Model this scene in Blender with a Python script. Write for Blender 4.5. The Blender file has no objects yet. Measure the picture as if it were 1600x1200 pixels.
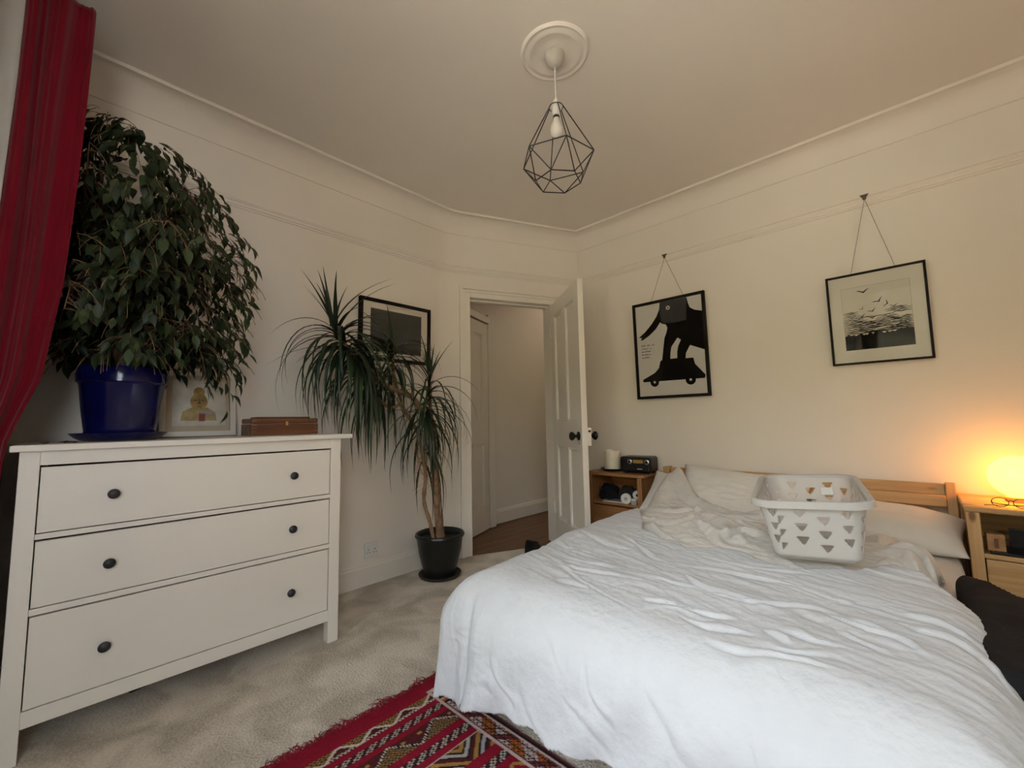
import bpy, bmesh, math, random
import numpy as np
from mathutils import Vector, Matrix, noise as mnoise

# ------------------------------------------------------------------ camera
scene = bpy.context.scene
C = scene.collection
cam_data = bpy.data.cameras.new('camera')
cam = bpy.data.objects.new('camera', cam_data)
C.objects.link(cam)
cam_data.sensor_fit = 'HORIZONTAL'
cam_data.sensor_width = 36.0
cam_data.lens = 36.0 * 660.0 / 1600.0
cam_data.clip_start = 0.02
_r = Vector((0.72687553, 0.68651328, -0.01874782))
_u = Vector((0.07447238, -0.05165448, 0.99588437))
_f = Vector((-0.68271943, 0.72528018, 0.08867266))
cam.matrix_world = Matrix(((_r.x, _u.x, -_f.x, 0.0), (_r.y, _u.y, -_f.y, 0.0), (_r.z, _u.z, -_f.z, 1.0), (0, 0, 0, 1)))
scene.camera = cam

# ------------------------------------------------------------------ world, window light, exposure
scene.cycles.max_bounces = 6
scene.cycles.glossy_bounces = 2
scene.cycles.transmission_bounces = 2
scene.cycles.caustics_reflective = False
scene.cycles.caustics_refractive = False
scene.view_settings.view_transform = 'Standard'
scene.view_settings.look = 'None'
scene.view_settings.gamma = 1.0
scene.view_settings.use_curve_mapping = False
scene.view_settings.exposure = 0.25
world = bpy.data.worlds.new('world')
scene.world = world
world.use_nodes = True
_bg = world.node_tree.nodes['Background']
_bg.inputs['Color'].default_value = (0.83, 0.91, 1.0, 1)
_bg.inputs['Strength'].default_value = 9.0
WX0, WX1, WZ0, WZ1, WY = -1.80, 1.15, 0.62, 2.38, -0.24      # window opening
BAY = [(WX0, WY), (-1.25, -0.95), (0.60, -0.95), (WX1, WY)]     # bay window plan, left to right
for _a, _b in zip(BAY[:-1], BAY[1:]):
    portal = bpy.data.lights.new('window_portal', 'AREA')
    portal.shape = 'RECTANGLE'
    _d = Vector((_b[0] - _a[0], _b[1] - _a[1], 0))
    portal.size = _d.length
    portal.size_y = WZ1 - WZ0
    portal.cycles.is_portal = True
    _po = bpy.data.objects.new('window_portal', portal)
    C.objects.link(_po)
    _out = Vector((_d.y, -_d.x, 0)).normalized()
    _po.location = Vector(((_a[0] + _b[0]) / 2, (_a[1] + _b[1]) / 2, (WZ0 + WZ1) / 2)) + _out * 0.16
    _po.rotation_euler = (-_out).to_track_quat('-Z', 'Y').to_euler()      # faces the room
sun = bpy.data.lights.new('sun', 'SUN')                          # stands behind the house and lights the garden
sun.energy = 22.0
sun.angle = math.radians(0.6)
sun.color = (1.0, 0.90, 0.76)
_so = bpy.data.objects.new('sun', sun)
C.objects.link(_so)
_so.rotation_euler = Vector((0.25, -0.72, -0.70)).to_track_quat('-Z', 'Y').to_euler()

# ------------------------------------------------------------------ helpers
random.seed(7)
RNG = np.random.default_rng(7)

def nmat(name, col, rough=0.6, var=0.0, vscale=8.0, bump=0.0, bscale=60.0, metal=0.0, spec=0.5, col2=None, stretch=None, detail=4.0):
    m = bpy.data.materials.new(name)
    m.use_nodes = True
    nt = m.node_tree
    b = nt.nodes['Principled BSDF']
    b.inputs['Roughness'].default_value = rough
    b.inputs['Metallic'].default_value = metal
    b.inputs['Specular IOR Level'].default_value = spec
    b.inputs['Base Color'].default_value = (*col, 1)
    tc = nt.nodes.new('ShaderNodeTexCoord')
    vec = tc.outputs['Object']
    if stretch:
        mp = nt.nodes.new('ShaderNodeMapping')
        mp.inputs['Scale'].default_value = stretch
        nt.links.new(vec, mp.inputs['Vector'])
        vec = mp.outputs['Vector']
    n = nt.nodes.new('ShaderNodeTexNoise')
    n.inputs['Scale'].default_value = vscale
    n.inputs['Detail'].default_value = detail
    nt.links.new(vec, n.inputs['Vector'])
    if col2 is None:
        col2 = tuple(max(0.0, c * (1 - var)) for c in col)
    r = nt.nodes.new('ShaderNodeValToRGB')
    r.color_ramp.elements[0].position = 0.35
    r.color_ramp.elements[1].position = 0.65
    r.color_ramp.elements[0].color = (*col2, 1)
    r.color_ramp.elements[1].color = (*col, 1)
    nt.links.new(n.outputs['Fac'], r.inputs['Fac'])
    nt.links.new(r.outputs['Color'], b.inputs['Base Color'])
    if bump:
        n2 = nt.nodes.new('ShaderNodeTexNoise')
        n2.inputs['Scale'].default_value = bscale
        n2.inputs['Detail'].default_value = 3.0
        nt.links.new(tc.outputs['Object'], n2.inputs['Vector'])
        bp = nt.nodes.new('ShaderNodeBump')
        bp.inputs['Strength'].default_value = bump
        bp.inputs['Distance'].default_value = 0.01
        nt.links.new(n2.outputs['Fac'], bp.inputs['Height'])
        nt.links.new(bp.outputs['Normal'], b.inputs['Normal'])
    return m

def wood_mat(name, light, dark, axis='X', scale=1.0, rough=0.45, knots=True):
    """pine: long grain lines along one axis and a few knots"""
    m = bpy.data.materials.new(name)
    m.use_nodes = True
    nt = m.node_tree
    b = nt.nodes['Principled BSDF']
    b.inputs['Roughness'].default_value = rough
    tc = nt.nodes.new('ShaderNodeTexCoord')
    mp = nt.nodes.new('ShaderNodeMapping')
    s = [22 * scale] * 3
    s['XYZ'.index(axis)] = 1.1 * scale
    mp.inputs['Scale'].default_value = s
    nt.links.new(tc.outputs['Object'], mp.inputs['Vector'])
    n = nt.nodes.new('ShaderNodeTexNoise')
    n.inputs['Scale'].default_value = 1.6
    n.inputs['Detail'].default_value = 6
    n.inputs['Distortion'].default_value = 0.6
    nt.links.new(mp.outputs['Vector'], n.inputs['Vector'])
    r = nt.nodes.new('ShaderNodeValToRGB')
    r.color_ramp.elements[0].position = 0.30
    r.color_ramp.elements[0].color = (*dark, 1)
    r.color_ramp.elements[1].position = 0.62
    r.color_ramp.elements[1].color = (*light, 1)
    nt.links.new(n.outputs['Fac'], r.inputs['Fac'])
    out = r.outputs['Color']
    if knots:
        v = nt.nodes.new('ShaderNodeTexVoronoi')
        v.inputs['Scale'].default_value = 1.0
        mp2 = nt.nodes.new('ShaderNodeMapping')
        s2 = [9 * scale] * 3
        s2['XYZ'.index(axis)] = 4.0 * scale
        mp2.inputs['Scale'].default_value = s2
        nt.links.new(tc.outputs['Object'], mp2.inputs['Vector'])
        nt.links.new(mp2.outputs['Vector'], v.inputs['Vector'])
        r2 = nt.nodes.new('ShaderNodeValToRGB')
        r2.color_ramp.elements[0].position = 0.06
        r2.color_ramp.elements[0].color = (0.25, 0.12, 0.05, 1)
        r2.color_ramp.elements[1].position = 0.13
        r2.color_ramp.elements[1].color = (1, 1, 1, 1)
        nt.links.new(v.outputs['Distance'], r2.inputs['Fac'])
        mx = nt.nodes.new('ShaderNodeMixRGB')
        mx.blend_type = 'MULTIPLY'
        mx.inputs['Fac'].default_value = 0.8
        nt.links.new(out, mx.inputs['Color1'])
        nt.links.new(r2.outputs['Color'], mx.inputs['Color2'])
        out = mx.outputs['Color']
    nt.links.new(out, b.inputs['Base Color'])
    return m

def cloth_mat(name, col, transl=0.0, rough=0.9, weave=900.0, bump=0.15, var=0.06, vscale=14.0):
    m = nmat(name, col, rough, var=var, vscale=vscale, bump=bump, bscale=weave, spec=0.15)
    nt = m.node_tree
    b = nt.nodes['Principled BSDF']
    b.inputs['Sheen Weight'].default_value = 0.15
    if transl:
        t = nt.nodes.new('ShaderNodeBsdfTranslucent')
        t.inputs['Color'].default_value = (*col, 1)
        mx = nt.nodes.new('ShaderNodeMixShader')
        mx.inputs[0].default_value = transl
        nt.links.new(b.outputs[0], mx.inputs[1])
        nt.links.new(t.outputs[0], mx.inputs[2])
        nt.links.new(mx.outputs[0], nt.nodes['Material Output'].inputs['Surface'])
    return m

def glass_mat(name, tint=(1, 1, 1), ior=1.5, rough=0.0):
    m = bpy.data.materials.new(name)
    m.use_nodes = True
    nt = m.node_tree
    nt.nodes.remove(nt.nodes['Principled BSDF'])
    t = nt.nodes.new('ShaderNodeBsdfTransparent')
    t.inputs['Color'].default_value = (*tint, 1)
    g = nt.nodes.new('ShaderNodeBsdfGlossy')
    g.inputs['Roughness'].default_value = rough
    fr = nt.nodes.new('ShaderNodeFresnel')
    fr.inputs['IOR'].default_value = ior
    mx = nt.nodes.new('ShaderNodeMixShader')
    nt.links.new(fr.outputs[0], mx.inputs[0])
    nt.links.new(t.outputs[0], mx.inputs[1])
    nt.links.new(g.outputs[0], mx.inputs[2])
    nt.links.new(mx.outputs[0], nt.nodes['Material Output'].inputs['Surface'])
    return m

class MB:
    """collects geometry for ONE mesh object"""
    def __init__(s): s.v = []; s.f = []
    def add(s, vs, fs):
        o = len(s.v)
        s.v += [tuple(map(float, p)) for p in vs]
        s.f += [tuple(i + o for i in f) for f in fs]
        return s
    def box(s, x0, x1, y0, y1, z0, z1):
        return s.add([(x0, y0, z0), (x1, y0, z0), (x1, y1, z0), (x0, y1, z0), (x0, y0, z1), (x1, y0, z1), (x1, y1, z1), (x0, y1, z1)],
                     [(0, 3, 2, 1), (4, 5, 6, 7), (0, 1, 5, 4), (1, 2, 6, 5), (2, 3, 7, 6), (3, 0, 4, 7)])
    def lathe(s, prof, n=32, c=(0, 0, 0), closed=True):
        vs, fs = [], []
        for r, z in prof:
            for k in range(n):
                a = 2 * math.pi * k / n
                vs.append((c[0] + r * math.cos(a), c[1] + r * math.sin(a), c[2] + z))
        for i in range(len(prof) - 1):
            for k in range(n):
                k2 = (k + 1) % n
                fs.append((i * n + k, i * n + k2, (i + 1) * n + k2, (i + 1) * n + k))
        if closed:
            fs.append(tuple(range(n - 1, -1, -1)))
            fs.append(tuple(range((len(prof) - 1) * n, len(prof) * n)))
        return s.add(vs, fs)
    def tube(s, pts, r, n=8, cap=True):
        pts = [Vector(p) for p in pts]
        m = len(pts)
        rs = r if isinstance(r, (list, tuple)) else [r] * m
        t0 = (pts[1] - pts[0]).normalized()
        ref = Vector((0, 0, 1)) if abs(t0.z) < 0.9 else Vector((1, 0, 0))
        nrm = t0.cross(ref).normalized()
        vs, fs = [], []
        for i in range(m):
            t = (pts[min(i + 1, m - 1)] - pts[max(i - 1, 0)]).normalized()
            nrm = (nrm - t * nrm.dot(t)).normalized()
            bn = t.cross(nrm)
            for k in range(n):
                a = 2 * math.pi * k / n
                vs.append(pts[i] + (nrm * math.cos(a) + bn * math.sin(a)) * rs[i])
        for i in range(m - 1):
            for k in range(n):
                k2 = (k + 1) % n
                fs.append((i * n + k, i * n + k2, (i + 1) * n + k2, (i + 1) * n + k))
        if cap:
            fs.append(tuple(range(n - 1, -1, -1)))
            fs.append(tuple(range((m - 1) * n, m * n)))
        return s.add(vs, fs)
    def prism(s, poly, y0, y1):
        """polygon in XZ, extruded along Y (front face at y0)"""
        n = len(poly)
        vs = [(x, y0, z) for x, z in poly] + [(x, y1, z) for x, z in poly]
        fs = [tuple(range(n)), tuple(range(2 * n - 1, n - 1, -1))]
        for k in range(n):
            k2 = (k + 1) % n
            fs.append((k, k + n, k2 + n, k2))
        return s.add(vs, fs)
    def slab(s, poly, z0, z1):
        """polygon in XY, extruded along Z"""
        n = len(poly)
        vs = [(x, y, z0) for x, y in poly] + [(x, y, z1) for x, y in poly]
        fs = [tuple(range(n - 1, -1, -1)), tuple(range(n, 2 * n))]
        for k in range(n):
            k2 = (k + 1) % n
            fs.append((k, k2, k2 + n, k + n))
        return s.add(vs, fs)
    def grid(s, A, wrap=False):
        h, w = A.shape[:2]
        vs = A.reshape(-1, 3).tolist()
        fs = []
        for i in range(h - 1):
            for j in range(w if wrap else w - 1):
                j2 = (j + 1) % w
                fs.append((i * w + j, i * w + j2, (i + 1) * w + j2, (i + 1) * w + j))
        return s.add(vs, fs)
    def xf(s, M):
        s.v = [tuple(M @ Vector(p)) for p in s.v]
        return s
    def mesh(s, name):
        me = bpy.data.meshes.new(name)
        me.from_pydata(s.v, [], s.f)
        me.update()
        return me

def link(name, me, mat=None, parent=None, smooth=None, bevel=0.0, segs=2):
    if mat and not me.materials:
        me.materials.append(mat)
    if smooth is not None and len(me.polygons):
        me.polygons.foreach_set('use_smooth', [True] * len(me.polygons))
        if smooth < 180:
            me.set_sharp_from_angle(angle=math.radians(smooth))
    o = bpy.data.objects.new(name, me)
    C.objects.link(o)
    if parent:
        o.parent = parent
    if bevel:
        b = o.modifiers.new('bevel', 'BEVEL')
        b.width = bevel
        b.segments = segs
        b.limit_method = 'ANGLE'
        b.angle_limit = math.radians(40)
    return o

def part(name, mb, mat, parent=None, smooth=None, bevel=0.0, segs=2):
    return link(name, mb.mesh(name), mat, parent, smooth, bevel, segs)

def tag(o, label=None, cat=None, group=None, kind=None):
    if label: o['label'] = label
    if cat: o['category'] = cat
    if group: o['group'] = group
    if kind: o['kind'] = kind
    return o

def thing(name, label, cat, loc=(0, 0, 0), rotz=0.0, group=None, kind=None):
    o = bpy.data.objects.new(name, None)
    C.objects.link(o)
    o.empty_display_size = 0.05
    o.location = loc
    o.rotation_euler = (0, 0, rotz)
    return tag(o, label, cat, group, kind)

def struct(name, mb, mat, parent=None, smooth=None, bevel=0.0):
    o = part(name, mb, mat, parent, smooth, bevel)
    if parent is None:
        o['kind'] = 'structure'
    return o

def fbox(mb, o, u, n, s0, s1, d0, d1, z0, z1):
    """box in a wall frame: s along u, d along n (2-D vectors)"""
    P = lambda s, d: (o[0] + u[0] * s + n[0] * d, o[1] + u[1] * s + n[1] * d)
    a, b, c, d_ = P(s0, d0), P(s1, d0), P(s1, d1), P(s0, d1)
    vs = [(*a, z0), (*b, z0), (*c, z0), (*d_, z0), (*a, z1), (*b, z1), (*c, z1), (*d_, z1)]
    fs = [(0, 3, 2, 1), (4, 5, 6, 7), (0, 1, 5, 4), (1, 2, 6, 5), (2, 3, 7, 6), (3, 0, 4, 7)]
    return mb.add(vs, fs)

def offset_poly(pts, d):
    """open polyline, offset to its right-hand side by d with mitres"""
    out = []
    n = len(pts)
    for i in range(n):
        ns = []
        for a, b in ((i - 1, i), (i, i + 1)):
            if 0 <= a and b < n:
                t = Vector((pts[b][0] - pts[a][0], pts[b][1] - pts[a][1])).normalized()
                ns.append(Vector((t.y, -t.x)))
        if len(ns) == 1:
            m = ns[0] * d
        else:
            b = (ns[0] + ns[1])
            m = b * (d * 2 / b.dot(b)) if b.length > 1e-6 else ns[0] * d
            m = b.normalized() * (d / max(0.2, b.normalized().dot(ns[0])))
        out.append((pts[i][0] + m.x, pts[i][1] + m.y))
    return out

def sweep(pts, prof):
    """profile [(d inward, z)] swept along a polyline: closed section"""
    mb = MB()
    rows = [offset_poly(pts, d) for d, z in prof]
    n, m = len(pts), len(prof)
    vs = [(rows[j][i][0], rows[j][i][1], prof[j][1]) for i in range(n) for j in range(m)]
    fs = []
    for i in range(n - 1):
        for j in range(m):
            j2 = (j + 1) % m
            fs.append((i * m + j, i * m + j2, (i + 1) * m + j2, (i + 1) * m + j))
    fs.append(tuple(range(m)))
    fs.append(tuple(range((n - 1) * m + m - 1, (n - 1) * m - 1, -1)))
    return mb.add(vs, fs)

# value noise on numpy arrays
_TAB = np.random.default_rng(3).random((256, 256))
def vnoise(x, y, seed=0):
    x = np.asarray(x, float) + seed * 17.31
    y = np.asarray(y, float) + seed * 9.77
    xi = np.floor(x).astype(int); yi = np.floor(y).astype(int)
    fx = x - xi; fy = y - yi
    fx = fx * fx * fx * (fx * (fx * 6 - 15) + 10); fy = fy * fy * fy * (fy * (fy * 6 - 15) + 10)
    a = _TAB[xi & 255, yi & 255]; b = _TAB[(xi + 1) & 255, yi & 255]
    c = _TAB[xi & 255, (yi + 1) & 255]; d = _TAB[(xi + 1) & 255, (yi + 1) & 255]
    return (a * (1 - fx) + b * fx) * (1 - fy) + (c * (1 - fx) + d * fx) * fy - 0.5
def fbm(x, y, seed=0, oct=4):
    s = 0; a = 1.0
    for k in range(oct):
        s = s + a * vnoise(x * 2 ** k, y * 2 ** k, seed + k)
        a *= 0.5
    return s
def ridged(x, y, seed=0, oct=3):
    s = 0; a = 1.0
    for k in range(oct):
        s = s + a * (0.5 - np.abs(vnoise(x * 2 ** k, y * 2 ** k, seed + k)) * 2.2)
        a *= 0.55
    return s

# ------------------------------------------------------------------ materials
M = {}
M['wall'] = nmat('wall_paint', (0.88, 0.825, 0.75), 0.85, var=0.03, vscale=2.0, bump=0.06, bscale=90, spec=0.2)
M['ceil'] = nmat('ceiling_paint', (0.88, 0.825, 0.75), 0.9, var=0.03, vscale=2.0, bump=0.06, bscale=90, spec=0.2)
M['gloss'] = nmat('satin_white_paint', (0.87, 0.815, 0.73), 0.38, var=0.03, vscale=4.0, bump=0.03, bscale=50)
M['chest'] = nmat('white_lacquer', (0.87, 0.82, 0.735), 0.42, var=0.02, vscale=3.0, bump=0.02, bscale=40)
M['knob'] = nmat('dark_iron', (0.022, 0.023, 0.026), 0.45, var=0.3, vscale=30)
M['gap'] = nmat('drawer_shadow_wood', (0.10, 0.085, 0.07), 0.9, var=0.2)
M['black'] = nmat('black_gloss', (0.009, 0.009, 0.009), 0.38, var=0.2, vscale=20, spec=0.3)
M['blackframe'] = nmat('black_painted_wood', (0.010, 0.008, 0.007), 0.6, var=0.2, vscale=20, spec=0.2)
M['plug'] = nmat('white_plastic', (0.80, 0.79, 0.75), 0.35, var=0.02)
M['pine'] = wood_mat('oiled_pine', (0.62, 0.40, 0.19), (0.44, 0.24, 0.09), 'X')
M['pine_y'] = wood_mat('oiled_pine_deep', (0.56, 0.35, 0.16), (0.38, 0.20, 0.08), 'Y')
M['pine_z'] = wood_mat('oiled_pine_upright', (0.60, 0.38, 0.18), (0.42, 0.23, 0.09), 'Z')
M['pine_red'] = wood_mat('reddish_pine', (0.42, 0.21, 0.085), (0.25, 0.11, 0.04), 'X')
M['pine_red_z'] = wood_mat('reddish_pine_upright', (0.42, 0.21, 0.085), (0.25, 0.11, 0.04), 'Z')
M['walnut'] = wood_mat('dark_brown_wood', (0.22, 0.085, 0.035), (0.12, 0.042, 0.018), 'Y', knots=False)
M['plank'] = wood_mat('brown_floor_oak', (0.22, 0.115, 0.06), (0.13, 0.062, 0.03), 'Y', 1.0, 0.5, knots=False)
M['brass'] = nmat('brass', (0.75, 0.55, 0.22), 0.3, var=0.1, metal=1.0)
M['steel'] = nmat('steel', (0.6, 0.6, 0.6), 0.3, var=0.1, metal=1.0)
M['bronze'] = nmat('aged_bronze', (0.13, 0.11, 0.085), 0.5, var=0.3, vscale=40, metal=0.5)
M['paper'] = nmat('warm_paper', (0.78, 0.74, 0.69), 0.8, var=0.03)
M['mat'] = nmat('cream_mount', (0.80, 0.74, 0.64), 0.85, var=0.02)
M['ink'] = nmat('black_ink', (0.008, 0.007, 0.007), 0.8, var=0.15, spec=0.1)
M['glass'] = glass_mat('picture_glass', ior=1.17)
M['pane'] = glass_mat('window_glass', ior=1.45)
M['wire'] = nmat('black_wire', (0.012, 0.011, 0.010), 0.4)
M['cream_cloth'] = cloth_mat('cream_cotton', (0.70, 0.685, 0.65), var=0.05, weave=38, bump=0.34)
M['white_cloth'] = cloth_mat('white_cotton', (0.60, 0.625, 0.655), var=0.03, weave=38, bump=0.38)
M['sheet'] = cloth_mat('fitted_sheet_cotton', (0.78, 0.70, 0.63), var=0.04)
M['darkcloth'] = cloth_mat('black_wool', (0.016, 0.016, 0.018), var=0.3, bump=0.4, weave=300)
M['darkcloth'].node_tree.nodes['Principled BSDF'].inputs['Sheen Weight'].default_value = 0.0
M['cord'] = nmat('hemp_cord', (0.35, 0.29, 0.22), 0.9, var=0.2, vscale=80)
# ------------------------------------------------------------------ room shell
XL, YB, XR, ZC = -2.565, 3.06, 1.42, 2.62
BEND = (XL, 2.0)
DU = Vector((0.4287, 0.9034)).normalized()          # along the doorway wall
DN = Vector((DU.y, -DU.x))                          # out of the doorway wall, into the room
CORNER = (-2.062, 3.06)
DLEN = (Vector(CORNER) - Vector(BEND)).length
def bez(a, b, c, n=6):
    return [((1 - t) ** 2 * a[0] + 2 * t * (1 - t) * b[0] + t * t * c[0], (1 - t) ** 2 * a[1] + 2 * t * (1 - t) * b[1] + t * t * c[1]) for t in [k / n for k in range(n + 1)]]
arc = bez((XL, 2.0 - 0.10), BEND, (XL + DU.x * 0.09, 2.0 + DU.y * 0.09))
ring = [(XL, WY)] + arc + [CORNER, (XR, YB), (XR, WY)]

def carpet_mat():
    m = bpy.data.materials.new('beige_cut_pile')
    m.use_nodes = True
    nt = m.node_tree
    b = nt.nodes['Principled BSDF']
    b.inputs['Roughness'].default_value = 1.0
    b.inputs['Specular IOR Level'].default_value = 0.05
    b.inputs['Sheen Weight'].default_value = 0.25
    tc = nt.nodes.new('ShaderNodeTexCoord')
    n1 = nt.nodes.new('ShaderNodeTexNoise')           # brushed patches of the pile
    n1.inputs['Scale'].default_value = 5.0
    n1.inputs['Detail'].default_value = 5
    n1.inputs['Distortion'].default_value = 0.5
    nt.links.new(tc.outputs['Object'], n1.inputs['Vector'])
    r = nt.nodes.new('ShaderNodeValToRGB')
    r.color_ramp.elements[0].position = 0.36
    r.color_ramp.elements[0].color = (0.50, 0.44, 0.345, 1)
    r.color_ramp.elements[1].position = 0.60
    r.color_ramp.elements[1].color = (0.78, 0.705, 0.585, 1)
    nt.links.new(n1.outputs['Fac'], r.inputs['Fac'])
    n2 = nt.nodes.new('ShaderNodeTexNoise')           # tufts
    n2.inputs['Scale'].default_value = 120
    n2.inputs['Detail'].default_value = 3
    nt.links.new(tc.outputs['Object'], n2.inputs['Vector'])
    mx = nt.nodes.new('ShaderNodeMixRGB')
    mx.blend_type = 'OVERLAY'
    mx.inputs['Fac'].default_value = 0.6
    nt.links.new(r.outputs['Color'], mx.inputs['Color1'])
    nt.links.new(n2.outputs['Fac'], mx.inputs['Color2'])
    nt.links.new(mx.outputs['Color'], b.inputs['Base Color'])
    bp = nt.nodes.new('ShaderNodeBump')
    bp.inputs['Strength'].default_value = 0.8
    bp.inputs['Distance'].default_value = 0.012
    nt.links.new(n2.outputs['Fac'], bp.inputs['Height'])
    nt.links.new(bp.outputs['Normal'], b.inputs['Normal'])
    return m
M['carpet'] = carpet_mat()

struct('floor', MB().slab(list(reversed(ring + list(reversed(BAY)))), -0.006, 0.0), M['carpet'])
struct('ceiling', MB().box(XL - 0.16, XR + 0.16, WY - 0.2, YB + 0.16, ZC, ZC + 0.1), M['ceil'])

# walls (0.12 thick, outwards)
T = 0.12
def wall_strip(name, pts, z0=-0.02, z1=ZC):
    struct(name, sweep(pts, [(0, z0), (0, z1), (-T, z1), (-T, z0)]), M['wall'])
wall_strip('wall_left', [(XL, WY - 0.1)] + arc)
wall_strip('wall_back', [(CORNER[0] - 0.13, YB), (XR + T, YB)])
wall_strip('wall_right', [(XR, YB), (XR, WY - 0.1)])
S0, S1, DZ = 0.185, 0.894, 1.985                     # door opening in the doorway wall
mb = MB()
fbox(mb, BEND, DU, DN, 0.085, S0 - 0.012, -T, 0, -0.02, ZC)
fbox(mb, BEND, DU, DN, S1 + 0.012, DLEN + 0.03, -T, 0, -0.02, ZC)
fbox(mb, BEND, DU, DN, S0 - 0.012, S1 + 0.012, -T, 0, DZ + 0.012, ZC)
struct('wall_doorway', mb, M['wall'])
mb = MB()                                            # window wall, open to the bay
mb.box(XL - 0.1, WX0, WY - 0.14, WY, -0.02, ZC)
mb.box(WX1, XR + 0.1, WY - 0.14, WY, -0.02, ZC)
mb.box(WX0, WX1, WY - 0.14, WY, WZ1 + 0.06, ZC)
struct('wall_front', mb, M['wall'])
struct('wall_bay', sweep(list(reversed(BAY)), [(0, -0.02), (0, WZ0), (-0.14, WZ0), (-0.14, -0.02)]), M['wall'])
struct('ceiling_bay', MB().box(WX0 - 0.1, WX1 + 0.1, -1.2, WY - 0.14, WZ1, WZ1 + 0.16).box(WX0, WX1, WY - 0.14, WY - 0.001, WZ1, WZ1 + 0.059), M['ceil'])

# coved cornice with its bead, picture rail, skirting
cove = [(0.0, ZC - 0.132), (0.006, ZC - 0.132), (0.006, ZC - 0.122)]
for k in range(0, 11):
    a = math.radians(90 * k / 10)
    cove.append((0.006 + 0.116 * (1 - math.cos(a)), ZC - 0.122 + 0.112 * math.sin(a)))
cove += [(0.122, ZC - 0.015), (0.134, ZC - 0.015), (0.138, ZC - 0.008), (0.138, ZC), (0.0, ZC)]
struct('trim_1', sweep(ring, cove), M['wall'], smooth=25)
rail = [(0, 2.178), (0.008, 2.178), (0.010, 2.186), (0.018, 2.190), (0.020, 2.200), (0.028, 2.206), (0.032, 2.214), (0.026, 2.224), (0.014, 2.230), (0, 2.232)]
struct('trim_2', sweep(ring, rail), M['wall'], smooth=25)
skirt = [(0, 0), (0.020, 0), (0.020, 0.108), (0.014, 0.116), (0.013, 0.126), (0.006, 0.136), (0, 0.138)]
base_l = [(XL, WY)] + arc + [tuple(Vector(BEND) + DU * 0.098)]
struct('baseboard_left', sweep(base_l, skirt), M['gloss'], smooth=25)
struct('baseboard_back', sweep([tuple(Vector(BEND) + DU * 0.985), CORNER, (XR, YB)], skirt), M['gloss'], smooth=25)
struct('baseboard_right', sweep([(XR, YB), (XR, WY)], skirt), M['gloss'], smooth=25)
struct('baseboard_front', sweep([(XR, WY)] + list(reversed(BAY)) + [(XL, WY)], skirt), M['gloss'], smooth=25)

# ------------------------------------------------------------------ window behind the camera
hh = WZ1 - WZ0
for wi, ((ax, ay), (bx, by), nl_, lab) in enumerate(zip(BAY[:-1], BAY[1:], (1, 2, 1), ('left', 'middle', 'right'))):
    dv = Vector((bx - ax, by - ay))
    hw = dv.length / 2
    win = thing('window_%d' % (wi + 1), 'white sash window in the %s side of the bay behind the viewer' % lab, 'window', ((ax + bx) / 2, (ay + by) / 2, WZ0), math.atan2(dv.y, dv.x), kind='structure')
    mb = MB()                                        # local +y looks into the room
    for a, b in ((-hw, -hw + 0.05), (hw - 0.05, hw)):
        mb.box(a, b, -0.10, 0.0, 0, hh)
    mb.box(-hw + 0.05, hw - 0.05, -0.10, 0.0, 0, 0.05)
    mb.box(-hw + 0.05, hw - 0.05, -0.10, 0.0, hh - 0.05, hh)
    part('window_frame', mb, M['gloss'], win, bevel=0.004)
    for k in range(1, nl_):
        x = -hw + 2 * hw * k / nl_
        part('mullion', MB().box(x - 0.04, x + 0.04, -0.10, 0.0, 0.05, hh - 0.05), M['gloss'], win, bevel=0.004)
    for k in range(nl_):
        x0 = -hw + 2 * hw * k / nl_ + (0.05 if k == 0 else 0.04); x1 = -hw + 2 * hw * (k + 1) / nl_ - (0.05 if k == nl_ - 1 else 0.04)
        for z0, z1, y in ((0.05, hh / 2 + 0.02, -0.035), (hh / 2 - 0.02, hh - 0.05, -0.072)):
            mb = MB()
            mb.box(x0, x0 + 0.04, y - 0.017, y + 0.017, z0, z1).box(x1 - 0.04, x1, y - 0.017, y + 0.017, z0, z1)
            mb.box(x0 + 0.04, x1 - 0.04, y - 0.017, y + 0.017, z0, z0 + 0.05).box(x0 + 0.04, x1 - 0.04, y - 0.017, y + 0.017, z1 - 0.036, z1)
            sash = part('sash', mb, M['gloss'], win)
            part('pane', MB().box(x0 + 0.035, x1 - 0.035, y - 0.002, y + 0.002, z0 + 0.045, z1 - 0.03), M['pane'], sash)
    part('window_sill', MB().box(-hw, hw, 0.0, 0.10, -0.03, 0.0), M['gloss'], win, bevel=0.006)

# ------------------------------------------------------------------ doorway: architrave, lining, leaf
door = thing('door_1', 'white four-panel door standing open into the room', 'door', (BEND[0], BEND[1], 0), kind='structure')
O2 = (0, 0)
def arch(d_out, w0, w1, side=1):
    m_ = MB()
    fbox(m_, O2, DU, DN, S0 - w1, S0 - w0, 0 if side > 0 else -T - d_out, d_out if side > 0 else -T, 0, DZ + w1)
    fbox(m_, O2, DU, DN, S1 + w0, S1 + w1, 0 if side > 0 else -T - d_out, d_out if side > 0 else -T, 0, DZ + w1)
    fbox(m_, O2, DU, DN, S0 - w0, S1 + w0, 0 if side > 0 else -T - d_out, d_out if side > 0 else -T, DZ + w0, DZ + w1)
    return m_
for d_out, w0, w1 in ((0.016, 0.0, 0.040), (0.022, 0.040, 0.062), (0.034, 0.062, 0.086)):
    part('architrave', arch(d_out, w0, w1), M['gloss'], door, bevel=0.003)
part('architrave', arch(0.02, 0.0, 0.075, -1), M['gloss'], door, bevel=0.003)
mb = MB()
fbox(mb, O2, DU, DN, S0 - 0.012, S0, -T, 0, 0, DZ)
fbox(mb, O2, DU, DN, S1, S1 + 0.012, -T, 0, 0, DZ)
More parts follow.
